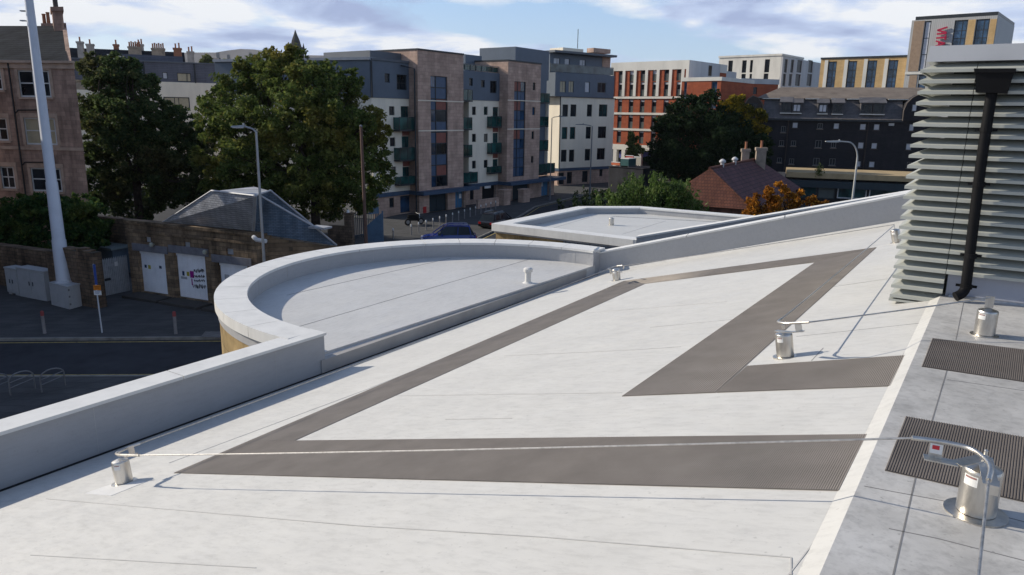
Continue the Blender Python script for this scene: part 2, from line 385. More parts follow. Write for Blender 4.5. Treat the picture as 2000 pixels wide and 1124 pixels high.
def rseam(a, b):
    mb = MB(); p, q = PR(*a), PR(*b); s_ = unit(np.cross(Z, q - p)) * 0.005
    mb.hexa([p - s_ - Z * .01, q - s_ - Z * .01, q + s_ - Z * .01, p + s_ - Z * .01, p - s_ + Z * .003, q - s_ + Z * .003, q + s_ + Z * .003, p + s_ + Z * .003]).build('membrane_seam', M_SEAM, bld)
rseam((578, 640), (1040, 505)); rseam((560, 577), (880, 505))
# cut flap of membrane by the end of the long mat
fl = [PF(1695, 883), PF(1672, 907), PF(1663, 930)]

# ---- lower flat roof beyond the far parapet
low = thing('low_annex', 'low flat-roofed annex with white coping behind the far parapet, one steel post on it', 'building', onz(1240, 435, LOWZ))
po = [onz(960, 437, CAPZ), onz(1130, 403, CAPZ), onz(1250, 403, CAPZ)]
po.append(po[2] + (onz(1480, 422, CAPZ) - po[2]) * 1.9)
pn = onz(1237, 469, CAPZ); fdh = unit((fd[0], fd[1], 0)); po.append(pn + fdh * 8.0); po.append(pn)
rn = A3((fo[0], fo[1], 0)); rp0 = pn + fdh * 0.15 - rn * .03; ru, rv = onpl(1243, 466, rp0, rn), onpl(1772, 379, rp0, rn); rv = ru + (rv - ru) * 1.15
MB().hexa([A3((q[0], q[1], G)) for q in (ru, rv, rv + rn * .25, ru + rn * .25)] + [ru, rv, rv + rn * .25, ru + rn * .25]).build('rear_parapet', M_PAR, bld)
MB().hexa([q - rn * .02 + Z * .003 for q in (ru, rv)] + [rv + rn * .28 + Z * .003, ru + rn * .28 + Z * .003] + [q - rn * .02 + Z * .045 for q in (ru, rv)] + [rv + rn * .28 + Z * .045, ru + rn * .28 + Z * .045]).build('coping_panel', M_CAP, bld)
pc = sum(po) / len(po)
def inset(ps, w):
    r = []; n = len(ps)
    for i in range(n):
        a, b, c = ps[i - 1], ps[i], ps[(i + 1) % n]
        e1_, e2_ = unit(b - a), unit(c - b); n1_ = np.cross(Z, e1_); n2_ = np.cross(Z, e2_)
        if np.dot(n1_, pc - b) < 0: n1_, n2_ = -n1_, -n2_
        r.append(b + (n1_ + n2_) / (1 + np.dot(n1_, n2_)) * w)
    return r
pin = inset(po, 0.42); pou = inset(po, 0.05); n = 6
ANZ = CAPZ - 0.20
mb = MB(); mb.prism([A3((p[0], p[1], ANZ - .03)) for p in inset(po, 0.36)], Z * (0.03)); mb.build('roof', membrane('annex_membrane', (0.57, 0.565, 0.54), DD, 0.10), low)
mb = MB()
for i in range(n):
    j = (i + 1) % n
    a, b, c, d = pou[i], pou[j], inset(po, 0.40)[j], inset(po, 0.40)[i]
    mb.hexa([x - Z * 0.25 for x in (a, b, c, d)] + [x - Z * .03 for x in (a, b, c, d)])
mb.build('parapet', M_PAR, low)
for i in range(n):
    j = (i + 1) % n; f = unit(po[j] - po[i]) * 0.003
    a, b, c, d = po[i] + f, po[j] - f, pin[j] - f, pin[i] + f
    mb = MB().hexa([x - Z * .045 for x in (a, b, c, d)] + [a, b, c, d])
    a2, b2, c2, d2 = po[i] + f, po[j] - f, pou[j] - f, pou[i] + f
    mb.hexa([x - Z * .2 for x in (a2, b2, c2, d2)] + [x - Z * .046 for x in (a2, b2, c2, d2)]).build('coping_panel', M_CAP, low)
M_BLUEP = courses('blue_grey_panels', T, (0.22, 0.26, 0.32), (0.19, 0.23, 0.28), (0.08, 0.09, 0.11), 0.35, 8, 0.02, 0.5, 0.2, 3, 0.3, stain=0.35, off=0)
nr = po[0]; sp = onz(1098, 452, CAPZ)
k_ = np.dot(sp - nr, unit(pn - nr)) / np.linalg.norm(pn - nr)
wl = inset(po, 0.09)
def lowwall(a, b, m, nm):
    inn = unit(np.cross(b - a, Z)); inn = inn if np.dot(inn, pc - a) > 0 else -inn
    q = [a, b, b + inn * .2, a + inn * .2]; MB().hexa([A3((x[0], x[1], G)) for x in q] + [x - Z * .19 for x in q]).build(nm, m, low)
mid = wl[0] + (wl[5] - wl[0]) * k_
lowwall(wl[0], mid, M_TAN, 'stone_wall'); lowwall(mid, wl[5], M_BLUEP, 'metal_wall'); lowwall(wl[5], wl[4], M_BLUEP, 'metal_wall'); lowwall(wl[0], wl[1], M_TAN, 'stone_wall'); lowwall(wl[1], wl[2], M_TAN, 'stone_wall')
def aseam(a, b):
    p, q = onz(*a, ANZ), onz(*b, ANZ); s_ = unit(np.cross(Z, q - p)) * 0.008
    MB().hexa([p - s_ - Z * .01, q - s_ - Z * .01, q + s_ - Z * .01, p + s_ - Z * .01, p - s_ + Z * .003, q - s_ + Z * .003, q + s_ + Z * .003, p + s_ + Z * .003]).build('membrane_seam', M_LAP, low)
aseam((1060, 452), (1200, 410)); aseam((1215, 458), (1300, 432))

# ---- walkway mats: ribbed rubber, ribs run parallel to the ridge
def mat_rubber(name, c):
    m = Mt(name, 0.9, 0, 0.08); m.col(m.ramp(m.noise(3, 6), [(0.3, sc(c, 0.88)), (0.7, sc(c, 1.1))])); return m.m
M_MAT = mat_rubber('walkway_rubber', (0.285, 0.255, 0.225)); M_MATD = mat_rubber('walkway_rubber_dark', (0.165, 0.145, 0.13))
def ribbed(name, quad, up, m, label, pitch=0.02, lab_group='ribbed walkway mats', h=0.0035):
    """quad a,b,c,d: ribs run from edge a-b to edge d-c"""
    a, b, c, d = quad; nrib = max(4, int(np.linalg.norm((b + c - a - d) / 2) * 0 + np.linalg.norm(b - a) / pitch)); vs = []; fs = []
    for i in range(nrib):
        for f, hh in ((0.0, .004), (0.12, .004 + h), (0.58, .004 + h), (0.70, .004)):
            k = (i + f) / nrib; vs += [a + (b - a) * k + up * hh, d + (c - d) * k + up * hh]
    k = len(vs) // 2
    fs = [(2 * i, 2 * i + 2, 2 * i + 3, 2 * i + 1) for i in range(k - 1)]
    j = len(vs); vs += [q + up * z for z in (-.002, .0039) for q in quad]; fs += [(j + i, j + (i + 1) % 4, j + 4 + (i + 1) % 4, j + 4 + i) for i in range(4)] + [(j + 4, j + 5, j + 6, j + 7)]
    ob = MB().add(vs, fs).build(name, m); tag(ob, label, 'mat', lab_group); return ob
B_ = [PS(485, 863), PS(1695, 850), PS(1640, 960), PS(340, 925)]
ribbed('walkway_mat', B_, NS, M_MAT, 'longest grey walkway mat crossing the white slope behind the foremost cable', 0.0112, h=.003)
A_ = [PS(485, 863), PS(575, 862), PS(1260, 555), PS(1218, 549.6)]
ribbed('walkway_mat', A_, NS, M_MAT, 'long narrow grey walkway mat running up beside the gutter curb', 0.02)
C_ = [PS(1218, 549.6), PS(1712, 484), PS(1592, 513), PS(1260, 555)]
ribbed('walkway_mat', C_, NS, M_MAT, 'thin grey walkway mat along the far parapet', 0.02)
D_ = [PS(1215, 775), PS(1398, 768), PS(1712, 484), PS(1592, 513)]
ribbed('walkway_mat', D_, NS, M_MAT, 'broad grey walkway mat running diagonally away to the louvred tower', 0.02)
E_ = [PS(1400, 768), PS(1750, 755), PS(1775, 695), PS(1459, 716)]
ribbed('walkway_mat', E_, NS, M_MAT, 'short grey walkway mat in front of the steel post in mid slope', 0.0115, h=.003)
ribbed('walkway_mat', [PF(1800, 717), PF(2060, 756), PF(2060, 692), PF(1821, 662)], Z, M_MATD, 'dark walkway mat on the level roof below the louvred tower', 0.0115, h=0.0032)
ribbed('walkway_mat', [PF(1728, 920), PF(2080, 1000), PF(2080, 870), PF(1769, 815)], Z, M_MATD, 'dark walkway mat on the level roof behind the largest steel post', 0.0115, h=0.0032)

# ---- fall-arrest posts and cables
def post_body(base, ax, r, h, label, flange=1.6, seg=36, lab=True):
    t = thing('safety_post', label, 'safety post', base, 'steel fall-arrest posts')
    MB().lathe(base - ax * .01, ax, [(r * flange, 0), (r * flange, .016), (r * 1.02, .020)], seg).build('base_flange', M_STEEL, t, True)
    MB().lathe(base, ax, [(r, .012), (r, h - .012), (r * .985, h - .003), (r * .93, h + .004), (r * .25, h + r * .30), (r * .2, h + r * .30)], seg).build('post_body', M_STEEL, t, True)
    if lab:
        to = unit(-base - ax * np.dot(-base, ax)); sd_ = np.cross(ax, to); to = unit(to - sd_ * 0.55 * (1 if np.dot(sd_, A3((1, 0, 0))) > 0 else -1)); sd_ = np.cross(ax, to)
        vs = []
        for k in range(7):
            a = (k / 6 - .5) * 0.75; d = to * cos(a) + sd_ * sin(a)
            vs += [base + d * (r * 1.012) + ax * (h * .70), base + d * (r * 1.012) + ax * (h * .92)]
        lb = MB().add(vs, [(2 * i, 2 * i + 2, 2 * i + 3, 2 * i + 1) for i in range(6)]).build('label_plate', M_LABEL, t)
        vs = []
        for k in range(7):
            a = (k / 6 - .5) * 0.6; d = to * cos(a) + sd_ * sin(a)
            vs += [base + d * (r * 1.02) + ax * (h * .86), base + d * (r * 1.02) + ax * (h * .90)]
        MB().add(vs, [(2 * i, 2 * i + 2, 2 * i + 3, 2 * i + 1) for i in range(6)]).build('text_line', M_TXT, lb)
    return t
def smooth(pts, k=6):
    P = [A3(p) for p in pts]; out_ = []
    for i in range(len(P) - 1):
        p0, p1, p2, p3 = P[max(i - 1, 0)], P[i], P[i + 1], P[min(i + 2, len(P) - 1)]
        for j in range(k):
            u = j / k; out_.append(0.5 * ((2 * p1) + (p2 - p0) * u + (2 * p0 - 5 * p1 + 4 * p2 - p3) * u * u + (3 * p1 - p0 - 3 * p2 + p3) * u ** 3))
    return out_ + [P[-1]]
def bar(mb, pts, w, th, up):
    for p, q in zip(pts[:-1], pts[1:]):
        d = unit(q - p); s_ = unit(np.cross(up, d)); mb.box((p + q) / 2, d * (np.linalg.norm(q - p) / 2 + .004), s_ * w / 2, unit(up) * th / 2)
    return mb
def plate(mb, p, w_dir, h_dir, w, h, th):
    n_ = unit(np.cross(w_dir, h_dir)); return mb.box(p, unit(w_dir) * w / 2, unit(h_dir) * h / 2, n_ * th / 2)
# largest post, on the level roof
fb = PF(1905, 1002); FP = lambda x, y, h: PF(x, y, h)
p_front = post_body(fb, Z, 0.075, 0.205, 'largest steel safety post with bent tube on the level roof, nearest the camera')
bolt = fb + Z * 0.262
pl = MB(); barp = [FP(1806, 893, .27), FP(1868, 906, .265), fb + Z * .255, FP(1935, 948, .25)]
bar(pl, barp, 0.055, 0.006, Z); pl.build('bracket_bar', M_STEEL, p_front)
MB().lathe(bolt - Z * .01, Z, [(.013, 0), (.013, .012), (.008, .014), (.008, .034), (.004, .038)], 12).build('bolt', M_STEEL, p_front, True)
MB().box(FP(1938, 952, .235), T * .03, DH * .022, Z * .02).build('clamp', M_STEEL, p_front)
tabp = FP(1828, 879, .305); td = unit(FP(1868, 906, .265) - FP(1806, 893, .27))
tb = plate(MB(), tabp, td, Z, .05, .075, .005).build('cable_tab', M_STEEL, p_front)
nn = unit(np.cross(td, Z)); nn = nn if np.dot(nn, -tabp) > 0 else -nn
lb = plate(MB(), tabp + nn * .004 + Z * .006, td, Z, .044, .042, .002).build('label_plate', M_LABEL, tb)
plate(MB(), tabp + nn * .0058 + Z * .012 - td * .002, td, Z, .026, .017, .0015).build('red_mark', M_RED, lb)
fh = .345
tubep = smooth([FP(1781, 855.5, fh), FP(1838, 863, fh), FP(1893, 876, fh), FP(1924, 896, fh), FP(1935, 915, fh - .005), FP(1931, 939, fh - .02)])
MB().tube(tubep, 0.010, 10).build('guide_tube', M_STEEL, p_front, True)
# slope posts
def slope_post(px, py, r, h, label, ax=NS):
    b = PS(px, py); return b, post_body(b, ax, r, h, label, 1.45, 24)
vt = unit(Z * 0.35 + NS * 0.65)
b1, p1 = slope_post(243, 943, 0.070, 0.195, 'steel safety post at the lower left of the slope on a square white patch', vt)
bm_, p2 = slope_post(1534, 697, 0.068, 0.19, 'steel safety post in mid slope beside the diagonal mat', vt)
b3, p3 = slope_post(1205, 548, 0.078, 0.22, 'small steel safety post at the kink of the far parapet', vt)
c5 = crop(160, 820, 5); cm = crop(1480, 560, 3.846); cf = crop(1000, 480, 7.69)
def on(c, x, y, h): return PS(*c(x, y), h)
H5 = .30
MB().lathe(b1 + vt * .24, vt, [(.011, 0), (.011, .03), (.004, .035)], 10).build('bolt', M_STEEL, p1, True)
bar(MB(), [on(c5, 430, 392, .25), on(c5, 380, 385, .255), on(c5, 530, 328, .25)], .035, .006, NS).build('bracket_bar', M_STEEL, p1)
plate(MB(), on(c5, 483, 300, .275), T, NS, .05, .07, .005).build('cable_tab', M_STEEL, p1)
MB().tube(smooth([on(c5, 566, 234, H5), on(c5, 480, 262, H5), on(c5, 400, 298, H5), on(c5, 345, 322, H5), on(c5, 338, 338, H5), on(c5, 380, 345, H5), on(c5, 470, 347, H5), on(c5, 560, 350, H5)]), .011, 8).build('guide_tube', M_STEEL, p1, True)
MB().lathe(bm_ + vt * .235, vt, [(.011, 0), (.011, .03), (.004, .035)], 10).build('bolt', M_STEEL, p2, True)
bar(MB(), [on(cm, 140, 333, .255), on(cm, 240, 343, .25), on(cm, 345, 336, .25)], .04, .006, NS).build('bracket_bar', M_STEEL, p2)
plate(MB(), on(cm, 306, 305, .285), T * .3 - DD, NS, .05, .075, .005).build('cable_tab', M_STEEL, p2)
H2 = .325
MB().tube(smooth([on(cm, 185, 240, H2), on(cm, 152, 262, H2), on(cm, 165, 271, H2), on(cm, 215, 277, H2), on(cm, 300, 273, H2), on(cm, 385, 269, H2)]), .010, 8).build('guide_tube', M_STEEL, p2, True)
bar(MB(), [on(cf, 1490, 405, .26), on(cf, 1560, 375, .26), on(cf, 1640, 402, .25)], .05, .008, NS).build('bracket_bar', M_STEEL, p3)
plate(MB(), on(cf, 1480, 390, .29), T, NS, .06, .10, .006).build('cable_tab', M_STEEL, p3)
MB().tube(smooth([on(cf, 1440, 356, .33), on(cf, 1465, 338, .34), on(cf, 1560, 310, .34), on(cf, 1670, 304, .33), on(cf, 1672, 345, .25)]), .012, 8).build('guide_tube', M_STEEL, p3, True)
# white patch under the lower left post
pq = [PS(*c5(20, 722), .003), PS(*c5(285, 742), .003), PS(*c5(640, 600), .003), PS(*c5(330, 615), .003)]
tag(MB().hexa([p - NS * .004 for p in pq] + pq).build('membrane_patch', plain('patch_white', (0.66, 0.655, 0.64), 0.45, 0, .4, .04), None), 'square white membrane patch around the lower left steel post', 'patch')
# post on the level roof below the tower, post at the tower's far side, posts on the low roofs
b4 = PF(1922, 655); p4 = post_body(b4, Z, 0.073, 0.195, 'steel safety post standing before the louvred tower plinth', 1.35, 28)
plate(MB(), b4 + Z * .265, unit((1, -.3, 0)), Z, .06, .09, .005).build('cable_tab', M_STEEL, p4)
b5, p5 = slope_post(1752, 474, 0.07, 0.20, 'steel safety post half hidden by the far side of the louvred tower')
plate(MB(), b5 + NS * .25, T, NS, .05, .10, .005).build('cable_tab', M_STEEL, p5)
b6 = onz(1194, 440, ANZ); p6 = post_body(b6, Z, 0.078, 0.20, 'lone steel post in the middle of the low annex roof', 1.3, 16, False)
bar(MB(), [b6 + Z * .24, b6 + Z * .25 + A3((.12, .05, 0))], .04, .008, Z).build('cable_tab', M_STEEL, p6)
# white plastic vent on the half-round roof
vb = onz(1031, 553, LOWZ); M_PVC = plain('white_plastic', (0.65, 0.64, 0.61), 0.4)
v = thing('vent_pipe', 'short white plastic vent pipe with a cap on the half-round roof', 'vent', vb)
MB().lathe(vb, Z, [(.11, 0), (.062, .03), (.062, .25)], 20).build('pipe', M_PVC, v, True)
MB().lathe(vb + Z * .225, Z, [(.088, 0), (.092, .02), (.092, .065), (.07, .085), (.03, .095)], 20).build('cap', M_PVC, v, True)

def cable(name, p, q, sag, r, label, twist=True, mid=None):
    n_ = 60; P = [p + (q - p) * (i / n_) - Z * sag * 4 * (i / n_) * (1 - i / n_) for i in range(n_ + 1)]
    mb = MB()
    mb.tube(P, r, 8)
    ob = mb.build(name, M_STEELD, None, True); tag(ob, label, 'cable', 'steel lifeline cables'); return ob
cable('lifeline_cable', on(c5, 555, 350, H5), FP(1785, 856, fh), .01, .0048, 'twisted steel cable crossing above the longest mat to the nearest post')
cable('lifeline_cable', on(c5, 560, 236, H5), on(cf, 1445, 354, .33), .015, .006, 'steel cable running beside the gutter to the kink of the parapet', False)
cable('lifeline_cable', on(cf, 1668, 306, .33), b5 + NS * .29, .01, .006, 'steel cable along the foot of the far parapet', False)
cable('lifeline_cable', on(cm, 187, 238, H2), b5 + NS * .28, .01, .006, 'steel cable running along the edge of the diagonal mat to the tower', False)
cable('lifeline_cable', on(cm, 380, 269, H2), b4 + Z * .30, .005, .006, 'steel cable from the mid slope post to the post before the tower')
dn = tubep[-1]; cable('lifeline_cable', dn, onz(1908, 1150, FZ + .33) , 0.0, .0052, 'dark steel cable dropping to the bottom right edge from the nearest post', False)
cable('lifeline_cable', b6 + Z * .25 + A3((.12, .05, 0)), onz(1400, 434, ANZ + .15), .0, .006, 'thin steel cable across the low annex roof', False)

# ---- louvred plant enclosure
M_LV = plain('louvre_grey', (0.40, 0.41, 0.37), 0.42, 0, 0.4, 0.05, 2)
M_FAS = plain('fascia_grey', (0.43, 0.44, 0.46), 0.42, 0, 0.4, 0.04, 2)
M_PLN = plain('plinth_grey', (0.34, 0.36, 0.42), 0.5, 0, .3, 0.06, 2)
TX = unit(onz(2000, 598, FZ) - onz(1840, 578, FZ)); TX = unit((TX[0], TX[1], 0)); TN = A3((TX[1], -TX[0], 0)); TN = TN if TN[1] < 0 else -TN
tw0 = onz(1840, 578, FZ)
def tw(px, py):
    p = onpl(px, py, tw0, TN); return float((p - tw0) @ TX), float(p[2])
uL = tw(1773, 420)[0]; uJ = tw(1868, 400)[0]
zT = tw(1900, 88)[1]; zF = tw(1900, 122)[1]; zB = tw(1745, 575)[1] - .02
def TP(u, z, d=0.0): return tw0 + TX * u + TN * d + Z * (z - tw0[2])
lv = thing('louvre_tower', 'tall grey louvred plant enclosure with a flat fascia at the right of the roof', 'enclosure', TP(1, FZ))
W_, DP = 3.4, 3.2
stop = tw(1900, 545)[1]
MB().hexa([TP(uL + .20, FZ - .9, -.2), TP(W_, FZ - .9, -.2), TP(W_, FZ - .9, -DP), TP(uL + .20, FZ - .9, -DP), TP(uL + .20, zF, -.2), TP(W_, zF, -.2), TP(W_, zF, -DP), TP(uL + .20, zF, -DP)]).build('core', plain('louvre_back', (0.05, 0.055, 0.055), .7), lv)
MB().hexa([TP(uL - .02, zF + .01, .03), TP(W_, zF + .01, .03), TP(W_, zF + .01, -DP), TP(uL - .02, zF + .01, -DP), TP(uL - .005, zT, .015), TP(W_, zT, .015), TP(W_, zT, -DP), TP(uL - .005, zT, -DP)]).build('fascia', M_FAS, lv)
MB().hexa([TP(uJ + .02, FZ - .01, -.03), TP(W_, FZ - .01, -.03), TP(W_, FZ - .01, -.19), TP(uJ + .02, FZ - .01, -.19), TP(uJ + .02, stop + .05, -.03), TP(W_, stop + .05, -.03), TP(W_, stop + .05, -.19), TP(uJ + .02, stop + .05, -.19)]).build('plinth', M_PLN, lv)
MB().hexa([TP(uJ + .05, FZ - .005, .02), TP(W_, FZ - .005, .02), TP(W_, FZ - .005, -.03), TP(uJ + .05, FZ - .005, -.03), TP(uJ + .05, FZ + .02, -.0), TP(W_, FZ + .02, -.0), TP(W_, FZ + .02, -.03), TP(uJ + .05, FZ + .02, -.03)]).build('flashing', M_STEEL, lv)
nb = 23; zs_ = np.linspace(zF - .085, zB, nb)
prof = [(.055, 0.0), (.055, .028), (.048, .030), (-.085, .088), (-.095, .082), (.040, .018), (.040, 0.0)]   # outwards, up
for i, zb in enumerate(zs_):
    mb = MB(); full = zb > stop
    for (ua, ub) in (((uL, uJ - .003), (uJ + .003, W_)) if full else ((uL, uJ - .003),)):
        first = ua == uL; vs = []
        for dd_, hh in prof: vs.append(TP(ua - (dd_ if first else 0), zb + hh, dd_))
        for dd_, hh in prof: vs.append(TP(ub, zb + hh, dd_))
        k = len(prof); mb.add(vs, [(j, (j + 1) % k, k + (j + 1) % k, k + j) for j in range(k)] + [tuple(range(k, 2 * k))] + ([] if first else [tuple(range(k))]))
    vs = []                                            # the return round the corner, mitred
    for dd_, hh in prof: vs.append(TP(uL - dd_, zb + hh, dd_))
    for dd_, hh in prof: vs.append(TP(uL - dd_, zb + hh, -DP))
    mb.add(vs, [(j, (j + 1) % k, k + (j + 1) % k, k + j) for j in range(k)])
    mb.build('louvre_blade', M_LV, lv)
bz = zs_[-1]
MB().hexa([TP(uL + .12, bz - .25, -.02), TP(uJ - .06, bz - .25, -.02), TP(uJ - .06, bz - .25, -.4), TP(uL + .12, bz - .25, -.4), TP(uL + .12, bz, -.02), TP(uJ - .06, bz, -.02), TP(uJ - .06, bz, -.4), TP(uL + .12, bz, -.4)]).build('base_block', M_FAS, lv)
MB().hexa([TP(uL - .06, bz - .035, .06), TP(uJ - .01, bz - .035, .06), TP(uJ - .01, bz - .035, -.3), TP(uL - .06, bz - .035, -.3), TP(uL - .06, bz - .015, .06), TP(uJ - .01, bz - .015, .06), TP(uJ - .01, bz - .015, -.3), TP(uL - .06, bz - .015, -.3)]).build('base_sill', M_LV, lv)
# black rainwater hopper and downpipe
M_BLK = plain('black_plastic', (0.007, 0.007, 0.008), 0.55, 0, 0.12, .2, 5)
def FT(px, py, d=.13):
    return onpl(px, py, tw0 + TN * d, TN)
dpz = thing('downpipe', 'black rainwater downpipe with a hopper head on the louvred tower', 'downpipe', FT(1880, 580))
h0 = [FT(1905, 137, .22), FT(1982, 137, .22), FT(1968, 183, .20), FT(1905, 180, .20)]
hb = [p - TN * .17 for p in h0]
MB().hexa([h0[3], h0[2], hb[2], hb[3], h0[0], h0[1], hb[1], hb[0]]).build('hopper', M_BLK, dpz)
hr = [FT(1902, 134, .235), FT(1985, 134, .235), FT(1984, 142, .235), FT(1903, 142, .235)]
MB().hexa([hr[3], hr[2], hr[2] - TN * .2, hr[3] - TN * .2, hr[0], hr[1], hr[1] - TN * .2, hr[0] - TN * .2]).build('hopper_rim', M_BLK, dpz)
MB().tube(smooth([FT(1937, 180), FT(1915, 330), FT(1889, 540), FT(1886, 562), FT(1878, 574, .16), FT(1866, 580, .19)], 5), .044, 14).build('pipe', M_BLK, dpz, True)
for (x, y) in ((1926, 254), (1912, 360), (1896, 500), (1887, 560)):
    p = FT(x, y); MB().lathe(p - unit(FT(1937, 180) - FT(1889, 540)) * .02, unit(FT(1937, 180) - FT(1889, 540)), [(.05, 0), (.05, .04)], 14).box(p - TN * .03, TX * .085, TN * .006, Z * .012).build('bracket', M_BLK, dpz)

# ================================================================== FACADE TOOLS
class Fac:
    """vertical plane through p (plan point) along t; normal towards the camera"""
    def __init__(s, p, t):
        s.p = A3((p[0], p[1], 0)); s.t = unit((t[0], t[1], 0)); s.n = A3((s.t[1], -s.t[0], 0))
        if np.dot(s.n, -s.p) < 0: s.n = -s.n
        s.sh = 0.0                         # a lean of the plan: how far the depth runs sideways
    def uz(s, px, py, d=0.0):
        q = onpl(px, py, s.p + s.n * d, s.n); return float((q - s.p) @ s.t) - s.sh * min(d, 0), float(q[2])
    def P(s, u, z, d=0.0): return s.p + s.t * (u + s.sh * min(d, 0)) + s.n * d + Z * z
    def rect(s, c, r, d=0.0):
        x0, y0 = c(r[0], r[1]); x1, y1 = c(r[2], r[3]); xm, ym = (x0 + x1) / 2, (y0 + y1) / 2
        return s.uz(x0, ym, d)[0], s.uz(x1, ym, d)[0], s.uz(xm, y1, d)[1], s.uz(xm, y0, d)[1]
    def box(s, mb, u0, u1, z0, z1, d0, d1):
        return mb.hexa([s.P(u0, z0, d0), s.P(u1, z0, d0), s.P(u1, z0, d1), s.P(u0, z0, d1), s.P(u0, z1, d0), s.P(u1, z1, d0), s.P(u1, z1, d1), s.P(u0, z1, d1)])
def holewall(F, name, m, root, u0, u1, z0, z1, holes, d=0.0, depth=0.18, body=6.0):
    mb = MB(); hs = [(max(a, u0 + .02), min(b, u1 - .02), max(c, z0 + .02), min(e, z1 - .02)) for a, b, c, e in holes]
    hs = [h for h in hs if h[1] > h[0] and h[3] > h[2]]
    us = sorted({u0, u1, *[x for h in hs for x in h[:2]]}); zs = sorted({z0, z1, *[x for h in hs for x in h[2:]]})
    for i in range(len(us) - 1):
        for j in range(len(zs) - 1):
            uc, zc = (us[i] + us[i + 1]) / 2, (zs[j] + zs[j + 1]) / 2
            if any(h[0] < uc < h[1] and h[2] < zc < h[3] for h in hs): continue
            mb.poly(F.P(us[i], zs[j], d), F.P(us[i + 1], zs[j], d), F.P(us[i + 1], zs[j + 1], d), F.P(us[i], zs[j + 1], d))
    for a, b, c, e in hs:
        k = d - depth - .03
        for p, q in (((a, c), (b, c)), ((b, c), (b, e)), ((b, e), (a, e)), ((a, e), (a, c))):
            mb.poly(F.P(*p, d), F.P(*q, d), F.P(*q, k), F.P(*p, k))
    k = d - depth - .05
    for p, q in (((u0, z0), (u1, z0)), ((u1, z0), (u1, z1)), ((u1, z1), (u0, z1)), ((u0, z1), (u0, z0))):
        mb.poly(F.P(*p, d), F.P(*q, d), F.P(*q, d - body), F.P(*p, d - body))
    mb.poly(F.P(u0, z0, d - body), F.P(u1, z0, d - body), F.P(u1, z1, d - body), F.P(u0, z1, d - body))
    mb.poly(F.P(u0, z0, k), F.P(u1, z0, k), F.P(u1, z1, k), F.P(u0, z1, k))
    return mb.build(name, m, root)
M_FRAME = plain('window_frame_dark', (0.03, 0.035, 0.04), 0.4); M_FRAMEW = plain('window_frame_white', (0.62, 0.62, 0.60), 0.45)
M_FRAMEG = plain('window_frame_grey', (0.16, 0.165, 0.17), 0.45)
M_GL = glassy('window_glass', (0.012, 0.016, 0.02), .12, .25); M_GLT = glassy('window_glass_teal', (0.012, 0.05, 0.052)); M_BLIND = plain('window_blind', (0.50, 0.51, 0.55), 0.3, 0, .5)
M_GLB = glassy('window_glass_blue', (0.02, 0.05, 0.10))
M_DIMC = plain('window_dim_curtain', (0.13, 0.12, 0.10), 0.25, 0, .5, .5, 1.5); M_GLFAR = plain('window_glass_far', (0.012, 0.015, 0.02), 0.3, 0, .12, .5, .4); M_LITC = plain('window_lit_curtain', (0.42, 0.36, 0.24), 0.4, 0, .5)  # pale curtain colour also stands in for panes that look lit
_wr = random.Random(11)
def window(F, root, r, d=0.0, depth=.16, fr=None, gl=None, fw=.07, mull=(), trans=(), sill=None, name='window', proud=.05):
    """r = (u0,u1,z0,z1); mull / trans are fractions for the bars"""
    fr = fr or M_FRAME; gl = gl or (M_GL if _wr.random() < .72 else _wr.choice([M_GLB, M_DIMC, M_GLT])); u0, u1, z0, z1 = r; a, b = d - depth, d - depth + proud; mb = MB()
    F.box(mb, u0, u0 + fw, z0, z1, a, b); F.box(mb, u1 - fw, u1, z0, z1, a, b); F.box(mb, u0 + fw, u1 - fw, z0, z0 + fw, a, b); F.box(mb, u0 + fw, u1 - fw, z1 - fw, z1, a, b)
    for f in mull: u = u0 + (u1 - u0) * f; F.box(mb, u - fw * .35, u + fw * .35, z0 + fw, z1 - fw, a, b - .004)
    for f in trans: z = z0 + (z1 - z0) * f; F.box(mb, u0 + fw, u1 - fw, z - fw * .35, z + fw * .35, a, b - .008)
    w = mb.build(name, fr, root)
    g = MB(); F.box(g, u0 + fw * .5, u1 - fw * .5, z0 + fw * .5, z1 - fw * .5, a - .01, a + .015); g.build('pane', gl, w)
    if sill is not None:
        g = MB(); F.box(g, u0 - .12, u1 + .12, z0 - .14, z0 - .005, d + .003, d + .09); g.build('sill', sill, w)
    return w
def panel(F, root, r, d0, d1, m, name): mb = MB(); F.box(mb, r[0], r[1], r[2], r[3], d0, d1); return mb.build(name, m, root)
def balcony(F, root, r, d, out_, mg, ms):
    """glass-fronted balcony whose front face is r at offset d+out_"""
    u0, u1, z0, z1 = r; mb = MB(); F.box(mb, u0, u1, z0 - .12, z0 + .03, d + .004, d + out_); b = mb.build('balcony', ms, root)
    mb = MB(); F.box(mb, u0 + .02, u1 - .02, z0 + .05, z1 - .05, d + out_ - .05, d + out_ - .03)
    F.box(mb, u0 + .02, u0 + .04, z0 + .05, z1 - .05, d + .02, d + out_ - .06); F.box(mb, u1 - .04, u1 - .02, z0 + .05, z1 - .05, d + .02, d + out_ - .06); mb.build('glass_panel', mg, b)
    mb = MB(); F.box(mb, u0, u1, z1 - .045, z1, d + out_ - .065, d + out_ - .015)
    for f in (0, .5, 1): u = u0 + (u1 - u0 - .05) * f; F.box(mb, u, u + .05, z0 + .03, z1 - .046, d + out_ - .028, d + out_ - .002)
    mb.build('rail', ms, b); return b

